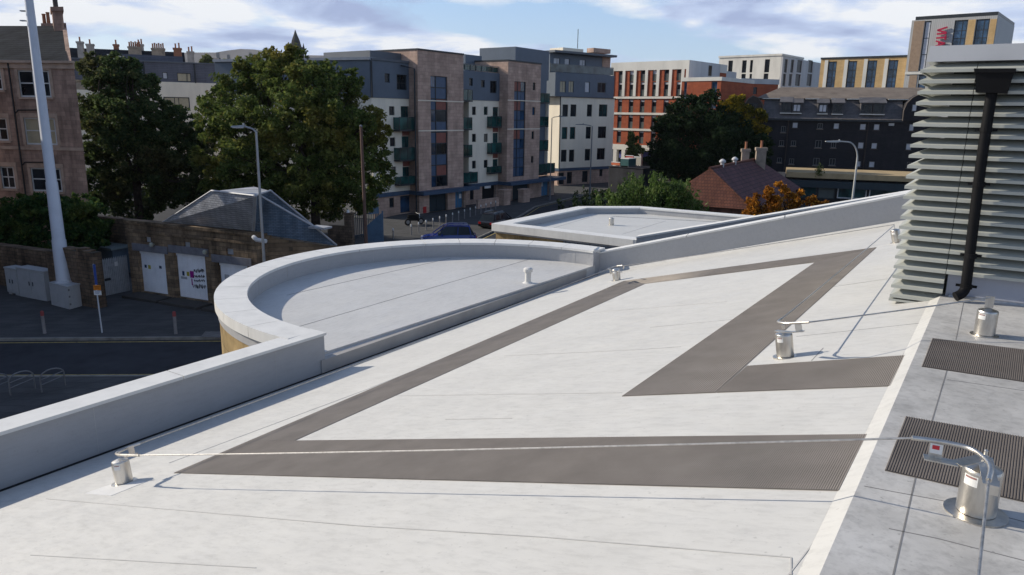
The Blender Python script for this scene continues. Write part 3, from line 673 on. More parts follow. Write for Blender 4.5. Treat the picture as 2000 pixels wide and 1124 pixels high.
# ================================================================== GROUND
M_ASPH = plain('asphalt', (0.034, 0.036, 0.042), 0.85, 0, .2, .25, .8, .3)
M_PAVE = courses('pavement_slabs', (1, 0), (0.085, 0.085, 0.085), (0.07, 0.07, 0.072), (0.035, 0.035, 0.035), 0.9, 0.6, .015, .85, .3, .7, .2, zdir=(0, 1, 0), stain=.1)
M_KERB = plain('kerb_stone', (0.22, 0.21, 0.19), 0.8, 0, .2, .25, 2, .2)
M_YEL = plain('yellow_paint', (0.36, 0.28, 0.10), 0.75, 0, .2, .35, 5)
M_GRND = plain('ground_mixed', (0.05, 0.055, 0.045), 0.9, 0, .1, .4, .05)
g = MB(); R_ = 9000; k = 24
vs = []; fs = []
for i in range(k + 1):
    for j in range(k + 1): vs.append((-R_ + 2 * R_ * i / k, -600 + (R_ + 600) * j / k, G - .30))
for i in range(k):
    for j in range(k): fs.append((i * (k + 1) + j, (i + 1) * (k + 1) + j, (i + 1) * (k + 1) + j + 1, i * (k + 1) + j + 1))
struct(g.add(vs, fs).build('ground', M_GRND))
def sheet(name, pts, z, m, th=.2):
    ring = [A3((p[0], p[1], G + z - th)) for p in pts]; return struct(MB().prism(ring, Z * th).build(name, m))
sheet('yard', [(-70, 12), (60, 12), (95, 60), (110, 230), (-30, 230), (-70, 140)], -.06, M_ASPH, .1)
# cross street below the parapet, then the street that runs away along the flats
kL = lambda x, y: gp(x, y)[:2]
ka, kb = kL(0, 665), kL(400, 662); dk = (kb - ka) / np.linalg.norm(kb - ka)
na, nb_ = kL(0, 742), kL(200, 741); dn_ = (nb_ - na) / np.linalg.norm(nb_ - na)
f0, f1 = ka - dk * 40, ka + dk * 17
n0, n1 = na - dn_ * 40, na + dn_ * 16
sheet('road', [n0, n1, (3, 38), (10, 60), (12, 86), (21, 112), (34, 135), (40, 131), (24, 100), (22, 60), (16, 30), (6, 20), (-60, 20)][:2] + [(-2, 29), (4, 36), (7.5, 52), (9.5, 78), (22, 106), (50, 140), (42, 146), (15.5, 112), (2.5, 86), (-1.0, 70), (-4.0, 60), (-5.5, 50), (-5, 38), f1, f0], 0.0, M_ASPH, .04)
far_pv = [f0, f1, (-5.0, 38), (-5.5, 50), (-4.0, 60), (-1.0, 70), (2.5, 86), (15.5, 112), (30, 131), (26, 136), (6, 112), (-8, 86), (-14, 72), (-13, 60), (-12, 48), (-20, 44), (-70, 60)]
sheet('pavement', far_pv, .12, M_PAVE, .2)
def kerb(pts, z, w, m, nm):
    for p, q in zip(pts[:-1], pts[1:]):
        p, q = A3((*p, G)), A3((*q, G)); d = unit(q - p); s_ = A3((d[1], -d[0], 0)) * w
        mb = MB().hexa([p - Z * .1, q - Z * .1, q + s_ - Z * .1, p + s_ - Z * .1, p + Z * z, q + Z * z, q + s_ + Z * z, p + s_ + Z * z]); struct(mb.build(nm, m))
kerb([f0, f1, (-5.0, 38), (-5.5, 50), (-4.0, 60), (-1.0, 70), (2.5, 86), (15.5, 112)], .124, .15, M_KERB, 'kerb')
kerb([n1, n0], .124, .15, M_KERB, 'kerb')
sheet('pavement', [n0, n1, n1 + (0, -9), n0 + (0, -9)], .12, M_PAVE, .2)
def stripe(p, q, w, m=M_YEL, z=.008):
    p, q = A3((*p, G + z)), A3((*q, G + z)); d = unit(q - p); s_ = A3((d[1], -d[0], 0)) * w / 2
    return MB().hexa([p - s_ - Z * .006, q - s_ - Z * .006, q + s_ - Z * .006, p + s_ - Z * .006, p - s_, q - s_, q + s_, p + s_])
dd2 = A3((dk[1], -dk[0], 0))[:2]
for k_ in (.42,):
    struct(stripe(f0 + dd2 * k_, f1 + dd2 * k_, .09).build('road_line', M_YEL))
    w2 = [A3((*p, 0))[:2] for p in ((-4.0, 60), (-1.0, 70), (2.5, 86), (15.5, 112))]
    for p, q in zip(w2[:-1], w2[1:]): struct(stripe(p + A3((.5, -.2)), q + A3((.5, -.2)), .10).build('road_line', M_YEL))
struct(stripe(n0 - dn_ * 0 + (0, .5), n1 + (0, .5), .09).build('road_line', M_YEL))
tactile = [gp(402, 652), gp(438, 652), gp(438, 665), gp(392, 664)]
struct(MB().prism([p + Z * .122 for p in tactile], Z * .012).build('tactile_paving', courses('tactile', (1, 0), (.22, .21, .20), (.2, .19, .18), (.1, .1, .1), .4, .4, .02, zdir=(0, 1, 0), off=0)))

# ================================================================== STONE TENEMENT (left)
M_SAND = courses('sandstone', (1, -.2), (0.50, 0.33, 0.25), (0.36, 0.235, 0.18), (0.30, 0.215, 0.165), 0.62, 0.30, .012, .85, .35, 1.0, .5, stain=.4)
M_SANDT = plain('sandstone_trim', (0.46, 0.33, 0.25), .85, 0, .2, .2, 1.5, .2)
M_SLATE = courses('slate', (1, -.2), (0.045, 0.05, 0.055), (0.035, 0.038, 0.045), (0.015, 0.016, 0.018), 0.35, 0.16, .012, .95, .35, .6, .4, stain=.3, spec=.03)
M_POT = plain('clay_pot', (0.30, 0.13, 0.07), .8)
t1 = crop(0, 0, 3.407); t2 = crop(0, 330, 3.407)
FTn = Fac(at(172, 430, 53)[:2], (.99, -.12)); FTn.sh = .80
ten = thing('stone_tenement', 'tall brown sandstone tenement with white sash windows at the left edge', 'building', FTn.P(-6, G))
uR = FTn.uz(143.5, 123)[0]; zc = FTn.uz(80, 121)[1]
wl_ = [(t1, (128, 468, 335, 648)), (t1, (-95, 455, 14, 600)), (t1, (168, 785, 375, 965)), (t1, (-60, 785, 52, 937)), (t2, (213, -5, 411, 152)), (t2, (10, -15, 100, 132)), (t2, (-330, -15, -190, 132)), (t1, (-330, 455, -200, 600))]
rs = [FTn.rect(c, r) for c, r in wl_]
holewall(FTn, 'wall', M_SAND, ten, uR - 19, uR, G, zc, rs, 0, .2, 11)
for i, r in enumerate(rs):
    wide = r[1] - r[0] > 2
    window(FTn, ten, r, 0, .17, M_FRAMEW, M_LITC if i == 2 else M_GL, .11, ((.47, .53) if wide else (.5,)), (.52,), M_SANDT)
    m = MB(); FTn.box(m, r[0] - .22, r[0] - .01, r[2], r[3], .003, .05); FTn.box(m, r[1] + .01, r[1] + .22, r[2], r[3], .003, .05); FTn.box(m, r[0] - .22, r[1] + .22, r[3] + .005, r[3] + .3, .003, .05); m.build('window_surround', M_SANDT, ten)
m = MB(); FTn.box(m, uR - 19, uR + .06, zc - .45, zc - .1, .01, .12); FTn.box(m, uR - 19, uR + .1, zc - .095, zc + .06, .01, .3)
zsx = FTn.uz(80, 290)[1]; FTn.box(m, uR - 19, uR + .02, zsx - .12, zsx + .1, .01, .07); m.build('cornice', M_SANDT, ten)
zr = FTn.uz(60, 51, -5.5)[1]
mb = MB(); ring = [FTn.P(uR - 19.1, zc + .06, .28), FTn.P(uR - 19.1, zr, -5.5), FTn.P(uR - 19.1, zc + .06, -11.2)]; mb.prism(ring, FTn.t * 18.9); mb.build('roof', M_SLATE, ten)
mb = MB(); ring = [FTn.P(uR - .28, zc + .0, .25), FTn.P(uR - .28, zr + .22, -5.5), FTn.P(uR - .28, zc + .0, -11.1)]; mb.prism(ring, FTn.t * .33); mb.build('gable_skew', M_SAND, ten)
def stack(root, F, u, z0, z1, d, w, dep, m, pots, name='chimney', mp=None):
    mb = MB(); F.box(mb, u - w / 2, u + w / 2, z0, z1, d - dep / 2, d + dep / 2); F.box(mb, u - w / 2 - .1, u + w / 2 + .1, z1 - .28, z1 + .03, d - dep / 2 - .1, d + dep / 2 + .1); c = mb.build(name, m, root)
    for i in range(pots):
        f = (i + .5) / pots - .5; h = .75 + .12 * (i % 2)
        MB().lathe(F.P(u + f * (w - .1), z1 + .02, d), Z, [(.16, 0), (.13, .1), (.12, h - .1), (.15, h - .08), (.14, h)], 10).build('chimney_pot', mp or M_POT, c, True)
    return c
zc1 = FTn.uz(110, 18, -5.5)[1]; uc1 = FTn.uz(113, 40, -5.5)[0]
c_ = stack(ten, FTn, uc1, zr - 1.5, zc1, -5.5, .85, 1.8, M_SAND, 0)
MB().tube([FTn.P(uc1 - .05, zc1, -5.2), FTn.P(uc1 - .08, zc1 + 2.6, -5.2)], .17, 10).build('chimney_pot', plain('dark_pot', (.06, .05, .045)), c_, True)
uc2 = FTn.uz(91, 45, -7)[0]; stack(ten, FTn, uc2, zr - 1, FTn.uz(91, 48, -7)[1], -7, .8, .8, M_SAND, 2)
m = MB(); p0 = FTn.uz(*t1(60, 410))[0]
m.tube([FTn.P(p0, zc - .1, .12), FTn.P(p0, G, .12)], .06, 8)
for yy in (735, 1080): z = FTn.uz(*t1(170, yy))[1]; m.tube([FTn.P(p0, z - .25, .12), FTn.P(p0 + .3, z, .12), FTn.P(p0 + 2.6, z + .05, .12)], .045, 6)
m.build('drainpipe', plain('iron_pipe', (.02, .018, .018), .5), ten)
# unseen wing added beyond the left edge to throw the street into shade
mb = MB(); mb.hexa([A3(p) for p in ((-52, 18, G), (-36, 18, G), (-38, 50, G), (-54, 50, G), (-52, 18, 5), (-36, 18, 5), (-38, 50, 5), (-54, 50, 5))]); mb.build('shade_wing', M_SAND, ten)

# ================================================================== STONE GARAGE
g3 = crop(200, 340, 3.448)
ga, gb = gp(262, 577), gp(420, 602)
FG = Fac(ga[:2], (gb - ga)[:2])
M_GST = courses('garage_stone', FG.t, (0.32, 0.225, 0.14), (0.19, 0.135, 0.09), (0.15, 0.115, 0.08), 0.5, 0.22, .018, .9, .5, 1.2, .6, stain=.6)
M_GSL = courses('garage_slates_sunlit', FG.t, (0.56, 0.565, 0.58), (0.42, 0.43, 0.46), (0.16, 0.165, 0.18), 0.36, 0.12, .014, .38, .3, 1.0, .5, stain=.25, spec=.6)  # slate colour lightened to carry the sun on the front slope
FGs = Fac(FG.P(0, 0)[:2], FG.n)
M_GSB = courses('garage_slates_shaded', FG.n, (0.17, 0.23, 0.31), (0.12, 0.18, 0.26), (0.05, 0.06, 0.08), 0.34, 0.085, .010, .6, .3, 1.0, .5, stain=.3)  # same roof's slates darkened and blued for the slope in shadow
M_LEAD = plain('lead_flashing', (0.36, 0.37, 0.39), .5, 0, .3, .15, 3)
gar = thing('stone_garage', 'low old stone garage with three white doors and a hipped slate roof', 'building', FG.P(3, G))
ug0 = FG.uz(*g3(165, 430))[0]; ug1 = FG.uz(*g3(1040, 560))[0]; zgw = FG.uz(*g3(600, 370))[1]
drs = [(g3, (250, 530, 428, 800)), (g3, (495, 545, 700, 850)), (g3, (785, 610, 985, 905))]
dr = []
for c, r in drs:
    a, b, lo, hi = FG.rect(c, r); dr.append((a, b, G + .30, hi))
sqs = [FG.rect(g3, r) for r in ((288, 425, 325, 460), (548, 460, 590, 498), (833, 505, 882, 545))]
holewall(FG, 'wall', M_GST, gar, ug0, ug1, G, zgw, dr + sqs, 0, .28, 1.2)
m = MB(); FG.box(m, ug0 - .05, ug1 + .05, zgw - .02, zgw + .14, -.35, .09); FG.box(m, ug0, ug1, zgw - .5, zgw - .38, .003, .06); m.build('coping', M_GST, gar)
for s_ in sqs: panel(FG, gar, s_, -.2, -.12, M_LEAD, 'vent_plate')
M_DOOR = plain('door_white', (0.82, 0.83, 0.86), .5, 0, .3, .08, 1.2); M_LINT = plain('lintel_grey', (.17, .17, .19), .8, 0, .2, .2, 3)
M_BLACKP = plain('spray_black', (.012, .012, .014), .6); M_MAG = plain('sticker_magenta', (.30, .02, .22), .5); M_YST = plain('sticker_yellow', (.45, .38, .05), .5); M_NAVY = plain('sticker_navy', (.03, .05, .10), .5)
doors = []
for i, r in enumerate(dr):
    mb = MB(); n_ = 6
    for k in range(n_):
        a = r[0] + (r[1] - r[0]) * k / n_; b = r[0] + (r[1] - r[0]) * (k + 1) / n_; FG.box(mb, a + .006, b - .006, r[2], r[3] - .18, -.26, -.2)
    FG.box(mb, r[0], r[1], r[3] - .175, r[3], -.26, -.15); d_ = mb.build('garage_door', M_DOOR, gar); doors.append(d_)
    panel(FG, gar, (r[0] - .35, r[1] + .3, r[3] + .005, r[3] + .42), -.05, .04, M_LINT, 'lintel')
    mb = MB(); FG.box(mb, r[0] - .25, r[1] + .3, G, G + .26, .02, 1.1); mb.build('door_step', plain('step_stone', (.06, .055, .05), .9), gar)
def sticker(door, rr, m, nm='sticker'): a = FG.rect(g3, rr, -.19); mb = MB(); FG.box(mb, a[0], a[1], a[2], a[3], -.198, -.190); mb.build(nm, m, door)
for rr, m in (((284, 612, 298, 632), M_NAVY), ((308, 615, 325, 640), M_YST), ((382, 620, 398, 638), M_NAVY)): sticker(doors[0], rr, m)
for rr, m in (((538, 655, 552, 685), M_NAVY), ((568, 660, 585, 688), M_YST), ((590, 655, 616, 700), M_MAG), ((600, 705, 607, 750), M_MAG), ((530, 692, 570, 708), M_LEAD)): sticker(doors[1], rr, m)
sticker(doors[2], (825, 678, 855, 745), M_LEAD, 'door_grille')
mb = MB(); r0 = random.Random(4)
for (x0, x1, yy, am, nn_) in ((618, 684, 652, 14, 12), (614, 690, 690, 10, 11), (618, 692, 720, 9, 10), (612, 696, 758, 16, 9)):
    pts = []
    for k in range(nn_ * 2): pts.append(FG.P(*FG.uz(*g3(x0 + (x1 - x0) * k / (nn_ * 2 - 1) + r0.uniform(-4, 4), yy + (am if k % 2 else -am) * r0.uniform(.4, 1)), -.19), -.188))
    mb.tube(smooth(pts, 4), .014, 4)
mb.build('graffiti', M_BLACKP, doors[1])
FG_ = lambda px, py, d=.18: onpl(*g3(px, py), FG.p + FG.n * d, FG.n)
for q in ((330, 480), (690, 530)): mb = MB(); p = FG_(*q); mb.lathe(p - Z * .1, Z, [(.05, 0), (.12, .05), (.12, .18), (.06, .24)], 10).box(p + Z * .02 - FG.n * .1, FG.t * .03, FG.n * .09, Z * .03); mb.build('wall_lamp', plain('lamp_case', (.35, .36, .30), .4), gar)
ze = zgw - .1
def onZ(c, x, y, z): return onz(*c(x, y), z)
eA = onpl(*g3(400, 318), FG.p - FG.n * .45, FG.n); eB = onpl(*g3(1018, 412), FG.p - FG.n * .45, FG.n); ze = (eA[2] + eB[2]) / 2; eA[2] = ze; eB[2] = ze
zrg = ze + 2.15
R1, R2 = onZ(g3, 735, 118, zrg), onZ(g3, 1030, 152, zrg)
D1 = onZ(g3, 1132, 116, zrg + .05); E1 = onZ(g3, 1578, 484, ze - .8)
bkL = eA - FG.n * 7.5; bk2 = E1 - FG.t * 4 - FG.n * 2.5
mb = MB(); mb.poly(eA, eB, R2, R1).poly(eA, R1, R1 - FG.n * 3, bkL).poly(R1, R2, D1, R1 - FG.n * 3).poly(bkL, R1 - FG.n * 3, D1); mb.build('front_roof', M_GSL, gar)
eB2 = A3((eB[0], eB[1], ze - .0)); mb = MB(); mb.poly(eB2, E1, D1, R2); mb.build('side_roof', M_GSB, gar)
mb = MB(); mb.tube([eB + Z * .04, R2 + Z * .06], .085, 6); mb.tube([R1 + Z * .03, R2 + Z * .03], .06, 6); mb.tube([eA + Z * .02, R1 + Z * .03], .045, 6); mb.tube([D1 + Z * .03, E1 + Z * .03], .055, 6); mb.tube([R2 + Z * .03, D1 + Z * .03], .05, 6)
hm = R2 + (D1 - R2) * .25; mb.tube([hm, onZ(g3, 1430, 358, ze + .6)], .05, 6); mb.build('hip_flashing', M_LEAD, gar)
cE = E1 + (eB - E1) * 0; mb = MB(); iw = unit(A3((-(E1 - eB)[1], (E1 - eB)[0], 0))) * .5; iw = iw if np.dot(iw, FG.t) < 0 else -iw; ws0, ws1 = eB + iw * .3 + FG.n * .1, E1 + iw * .3; mb.hexa([A3((q[0], q[1], G)) for q in (ws0, ws1, ws1 + iw, ws0 + iw)] + [A3((q[0], q[1], z_)) for q, z_ in ((ws0, ze - .12), (ws1, E1[2] - .1), (ws1 + iw, E1[2] - .1), (ws0 + iw, ze - .12))]); mb.build('side_wall', M_GST, gar)
mb = MB(); pgt = onZ(g3, 1018, 425, ze); mb.tube([pgt, pgt + FG.t * .35 + FG.n * .15 - Z * .1, pgt + FG.t * .9 + FG.n * .12 - Z * .12], .11, 8); mb.build('gutter_outlet', plain('white_gutter', (.6, .6, .6)), gar)
mb = MB(); q = onZ(g3, 1465, 328, ze + .55); mb.box(q - Z * .25, FG.t * .5, FG.n * .35, Z * .05); mb.build('roof_hatch', M_LEAD, gar)

# walls, gate and shed left of the garage
p7 = crop(0, 460, 5.62)
M_RUB = courses('rubble_wall', FG.t, (0.24, 0.165, 0.11), (0.15, 0.105, 0.075), (0.10, 0.08, 0.06), 0.42, 0.2, .02, .95, .5, 1.5, .8, stain=.5)
gw0 = gp(*p7(925, 800)); gw1 = gp(*p7(1120, 790))
def lump(name, ring, ztop, m, label, cat):
    mb = MB(); mb.prism([A3((p[0], p[1], G)) for p in ring], Z * (ztop - G)); mb.box(A3((sum(p[0] for p in ring) / len(ring), sum(p[1] for p in ring) / len(ring), ztop + .05)), A3((.01, 0, 0)), A3((0, .01, 0)), Z * .02)
    return tag(mb.build(name, m), label, cat)
FW = Fac(gw0[:2], FG.t); zw = FW.uz(*p7(900, 150))[1]
mb = MB(); uw = FW.uz(*p7(1050, 500))[0]
for k in range(9):
    a = -2.6 + (uw + 2.6) * k / 9; b = -2.6 + (uw + 2.6) * (k + 1) / 9; FW.box(mb, a, b - .0, G, zw - .9 * max(0, .4 - k / 9) - .08 * (k % 3), -.5 - .02 * (k % 2), 0 + .015 * (k % 3))
tag(mb.build('stone_pier', M_RUB), 'rough broken stone wall end behind the mast cabinet', 'wall')
mb = MB(); q = FW.P(-2, 0, -1.2); FW.box(mb, -16, -2.7, G, zw - .7, -1.6, -1.0); tag(mb.build('garden_wall', M_RUB), 'old stone garden wall under the hedge behind the pale cabinets', 'wall')
mb = MB(); g0_, g1_ = gp(*p7(1145, 690)), gp(*p7(1440, 625))
FGt = Fac(g0_[:2], (g1_ - g0_)[:2]); ug = FGt.uz(*p7(1430, 600))[0]; zg = FGt.uz(*p7(1300, 225))[1]
gate = thing('palisade_gate', 'grey steel palisade gate between the broken wall and the garage', 'gate', g0_)
M_GAL = plain('galvanised', (.42, .45, .48), .45, .3, .4, .15, 4)
npl = 15
for k in range(npl):
    u = ug * (k + .5) / npl; mb = MB(); FGt.box(mb, u - .045, u + .045, G + .1, zg - .12, 0, .02); mb.prism([FGt.P(u - .045, zg - .12, 0), FGt.P(u + .045, zg - .12, 0), FGt.P(u, zg, 0)], FGt.n * .02); mb.build('pale', M_GAL, gate)
mb = MB(); FGt.box(mb, 0, ug, G + .45, G + .52, -.06, -.005); FGt.box(mb, 0, ug, zg - .5, zg - .43, -.06, -.005); mb.build('rail', M_GAL, gate)
panel(FGt, gate, FGt.rect(p7, (1258, 290, 1292, 338), .03), .022, .035, M_LABEL, 'warning_sign')
panel(FGt, gate, FGt.rect(p7, (1150, 470, 1215, 498), .03), .022, .05, M_FRAME, 'lock_box')
shp = at(*p7(1150, 200), 47.5)
Fsh = Fac(shp[:2], FG.t); a = Fsh.rect(p7, (1000, 150, 1245, 420))
mb = MB(); Fsh.box(mb, a[0] - 1, a[1], G, a[3], -2.5, 0); sh = mb.build('shed', plain('shed_panel', (.09, .12, .15), .6), None); tag(sh, 'blue grey shed with a flat roof behind the palisade gate', 'shed')
mb = MB(); Fsh.box(mb, a[0] - 1.2, a[1] + .15, a[3] + .002, a[3] + .14, -2.7, .18); o_ = mb.build('shed_roof', plain('shed_felt', (.17, .20, .20), .8), sh)
mb = MB(); wq = at(*g3(100, 330), 48.5); Fbw = Fac(wq[:2], FG.t); a = Fbw.rect(g3, (-20, 305, 200, 500)); Fbw.box(mb, a[0] - 2, ug0 + 4, G, a[3] + .05, -.5, 0); tag(mb.build('boundary_wall', M_RUB), 'tall stone boundary wall under the trees left of the garage', 'wall')

# ================================================================== APARTMENT BLOCKS
a1 = crop(720, 80, 3.123); a2 = crop(940, 80, 3.511)
tA = unit((.584, .81, 0))
M_CREAM = plain('cream_render', (0.82, 0.74, 0.60), .8, 0, .15, .07, .8, .05, True)
M_ATT = plain('grey_cladding', (0.11, 0.14, 0.18), .5, 0, .3, .08, .6)
M_ATT2 = plain('grey_cladding_pale', (0.115, 0.13, 0.15), .55, 0, .3, .08, .6)
M_PINK = courses('pink_stone', tA, (0.58, 0.41, 0.32), (0.48, 0.33, 0.26), (0.31, 0.22, 0.19), 0.9, 0.34, .012, .8, .3, .7, .3, stain=.2)
M_BAND = plain('band_blue', (0.05, 0.085, 0.14), .5); M_REDP = plain('spandrel_red', (.24, .085, .065), .55); M_BLUES = plain('spandrel_blue', (.05, .09, .16), .4, 0, .4)
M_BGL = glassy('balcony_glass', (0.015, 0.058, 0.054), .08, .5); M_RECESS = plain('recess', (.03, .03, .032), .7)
M_BDOOR = plain('door_blue', (.06, .19, .34), .5); M_DOORD = plain('door_dark', (.02, .035, .045), .45)
FA = Fac(gp(*a1(320, 1062))[:2], tA)            # front plane of the stone stair towers
apt = thing('apartment_building', 'long cream and grey apartment block with two pink stone stair towers', 'building', FA.P(10, G))
CR = -1.3                                        # cream bays stand back
def U(c, x, y, d=0.0): return FA.uz(*c(x, y), d)
zb1 = U(a1, 430, 905)[1]; zb0 = U(a1, 430, 922)[1]     # canopy band
zat = U(a1, 160, 352, CR)[1]; ztop = U(a1, 130, 128, CR)[1]
def wins(c, lst, d): return [FA.rect(c, r, d) for r in lst]
uC = U(a1, 14, 300, CR)[0]
uA0 = U(a1, 62, 600, CR)[0]; uA1 = U(a1, 300, 600, CR)[0]
# ---- left cream bay
w_s = wins(a1, [(125, 400, 158, 455), (130, 590, 163, 645), (138, 768, 168, 825)], CR)
w_d = wins(a1, [(197, 400, 262, 545), (203, 582, 262, 728), (208, 768, 266, 875)], CR)
p_d = wins(a1, [(203, 548, 262, 580), (208, 734, 266, 766)], CR)
holewall(FA, 'cream_wall', M_CREAM, apt, uC, uA1, zb1 + .02, zat, w_s + w_d + p_d, CR, .2, 10)
for r in w_s: window(FA, apt, r, CR)
for r in w_d: window(FA, apt, r, CR, gl=M_GLT, mull=(.5,))
for r in p_d: panel(FA, apt, r, CR - .16, CR - .04, M_REDP, 'spandrel_panel')
for r in ((188, 465, 288, 545), (192, 650, 285, 728), (196, 825, 292, 875)): q = FA.rect(a1, r, CR + .9); balcony(FA, apt, q, CR, .9, M_BGL, M_FRAME)
w_g = wins(a1, [(127, 958, 155, 1018), (193, 945, 260, 1048)], CR)
holewall(FA, 'stone_base', M_PINK, apt, uC, uA1, G, zb0 - .1, w_g, CR, .2, 10)
for r in w_g: window(FA, apt, r, CR, fw=.09)
panel(FA, apt, (uC, uA1, zb0 - .095, zb1 + .015), CR - 2, CR + .18, M_BAND, 'band')
w_a = wins(a1, [(95, 200, 125, 255), (168, 207, 230, 300)], CR)
holewall(FA, 'attic', M_ATT, apt, uC, uA1, zat + .01, ztop, w_a, CR + .08, .16, 9)
for i, r in enumerate(w_a): window(FA, apt, r, CR + .08, mull=((.35,) if i else ()), trans=((.45,) if i else ()))
panel(FA, apt, (uC, uA1, ztop + .002, ztop + .22), CR - 9, CR + .2, M_ATT2, 'parapet')
# ---- tower one and tower two
def tower(c, fx0, fx1, ytop, sx, yb, strip, cells, nar, name):
    u0, u1 = U(c, fx0, 500)[0], U(c, fx1, 500)[0]; zt = U(c, (fx0 + fx1) / 2, ytop)[1]
    s = FA.rect(c, strip); nh = wins(c, nar, 0)
    holewall(FA, 'stair_tower', M_PINK, apt, u0, u1, zb1, zt, [s] + nh, 0, .22, 8.5)
    mb = MB(); FA.box(mb, u0 - .06, u1 + .06, zt + .002, zt + .16, -8.6, .08); mb.build('tower_coping', M_FRAME, apt)
    for r in nh: window(FA, apt, r, 0)
    mb = MB(); um = s[0] + (s[1] - s[0]) * .34
    fr = MB()
    for u in (s[0], um - .05, s[1] - .1): FA.box(fr, u, u + .1, s[2], s[3], -.2, -.1)
    for k in range(len(cells) + 1): z = s[2] + (s[3] - s[2]) * k / len(cells); FA.box(fr, s[0] + .1, s[1] - .1, max(s[2], z - .05), min(s[3], z + .05), -.19, -.11)
    sw = fr.build('stair_window', M_FRAME, apt)
    for k, ch in enumerate(cells):
        z0 = s[2] + (s[3] - s[2]) * k / len(cells); z1 = s[2] + (s[3] - s[2]) * (k + 1) / len(cells)
        pa, pb = ((um + .05, s[1] - .1), (s[0] + .1, um - .05)); pa, pb = (pa, pb) if name == 1 else ((s[0] + .1 + (s[1] - s[0]) * .02, s[0] + (s[1] - s[0]) * .62), (s[0] + (s[1] - s[0]) * .64, s[1] - .1))
        panel(FA, sw, (pa[0], pa[1], z0 + .05, z1 - .05), -.185, -.15, {'r': M_REDP, 'b': M_BLUES, 'g': M_GL}[ch], 'spandrel_panel' if ch != 'g' else 'pane')
        panel(FA, sw, (pb[0], pb[1], z0 + .05, z1 - .05), -.186, -.152, M_BLUES if k % 3 else M_GLB, 'pane')
    return u0, u1, zt
u0, u1, zt = tower(a1, 303, 578, 72, 0, 0, (380, 217, 482, 890), 'grbgrbgrbbgr'[:10], [], 1)
u2, u3, zt2 = tower(a2, 180, 403, 150, 0, 0, (222, 280, 301, 930), 'bbbbrbbrbr', [(353, 287, 372, 340), (350, 455, 370, 510), (345, 622, 363, 675), (342, 790, 358, 838)], 2)
for c_, xx, ys, ua_, ub_ in ((a1, 440, (368, 548), u0, u1), (a2, 300, (412, 605), u2, u3)):
    for y in ys: z = U(c_, xx, y)[1]; panel(FA, apt, (ua_ - .02, ub_ + .02, z - .05, z + .05), .004, .035, M_CREAM, 'string_course')

# dark box behind tower one, drainpipes
zbx = U(a1, 200, 63)[1]; panel(FA, apt, (U(a1, 8, 65, -2.2)[0], u0 - .05, ztop - .5, zbx), -9, -2.2, M_ATT2, 'roof_box')
m = MB(); up = u0 - .25; m.tube([FA.P(up - 1.0, U(a1, 262, 150)[1], -1.1), FA.P(up, U(a1, 290, 170)[1], -.2), FA.P(up, G, -.2)], .09, 6); ud = U(a1, 12, 300, CR)[0]; m.tube([FA.P(ud, ztop - .1, CR + .2), FA.P(ud, zat, CR + .2)], .09, 6); m.build('drainpipe', M_FRAME, apt)
# ground storey of the towers, canopies, doors
def ground_tower(ua, ub, c, ent, door, nm):
    e = FA.rect(c, ent, .0); dd_ = FA.rect(c, door, 0)
    e = (e[0], e[1], G + .12, zb0 - .12); dd_ = (dd_[0], dd_[1], G + .12, dd_[3])
    holewall(FA, 'stone_base', M_PINK, apt, ua, ub, G, zb0 - .1, [e, dd_], 0.01, .35, 8)
    window(FA, apt, e, 0, .33, M_DOORD, M_DOORD, .1, (.5,), (.75,), name='entrance'); window(FA, apt, dd_, 0, .33, M_FRAMEG, M_BDOOR, .07, (.5,), name='service_door')
    panel(FA, apt, (ua - .3, ub + 1.5, zb0 - .095, zb1 - .005), -2, .9, M_BAND, 'canopy')
ground_tower(u0, U(a1, 590, 960)[0], a1, (370, 930, 482, 1050), (528, 915, 583, 1025), 1)
ground_tower(u2, U(a2, 500, 980)[0], a2, (215, 945, 330, 1075), (412, 945, 467, 1055), 2)
rs_ = FA.rect(a1, (333, 1012, 352, 1050), .04); panel(FA, apt, rs_, .014, .06, plain('sign_red', (.45, .03, .03), .5), 'red_sign')
dl = FA.rect(a1, (562, 935, 575, 962), .0); panel(FA, apt, dl, -.26, -.24, M_LABEL, 'door_notice')
dl = FA.rect(a2, (422, 972, 432, 1000), .0); panel(FA, apt, dl, -.26, -.24, M_LABEL, 'door_notice')
# ---- middle bay between the towers
um0, um1 = u1 + .01, u2 - .01
zm = U(a1, 720, 366, CR)[1]; zmt = U(a1, 690, 190, CR)[1]
ub1 = U(a1, 611, 600, CR)[0]
ws = wins(a1, [(631, 402, 655, 453), (703, 402, 727, 453), (631, 568, 655, 618), (703, 568, 727, 618), (631, 732, 655, 780), (703, 727, 727, 775)], CR)
wd = wins(a1, [(757, 405, 803, 525), (757, 562, 803, 683), (757, 722, 803, 805)], CR); pd = wins(a1, [(757, 530, 803, 558), (757, 688, 803, 716)], CR)
holewall(FA, 'cream_wall', M_CREAM, apt, ub1, um1, zb1 + .02, zm, ws + wd + pd, CR, .2, 8)
for r in ws: window(FA, apt, r, CR)
for r in wd: window(FA, apt, r, CR, gl=M_GLT, mull=(.5,))
for r in pd: panel(FA, apt, r, CR - .16, CR - .04, M_REDP, 'spandrel_panel')
for r in ((750, 460, 812, 525), (750, 622, 812, 683), (747, 765, 812, 805)): balcony(FA, apt, FA.rect(a1, r, CR + .7), CR, .7, M_BGL, M_FRAME)
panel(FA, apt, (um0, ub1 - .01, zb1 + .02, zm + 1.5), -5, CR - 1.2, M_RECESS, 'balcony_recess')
for r in ((580, 297, 637, 365), (580, 467, 635, 540), (580, 635, 635, 705), (580, 803, 668, 865)): balcony(FA, apt, FA.rect(a1, r, 0), CR - 1.2, 1.15 - CR - .0, M_BGL, M_FRAME)
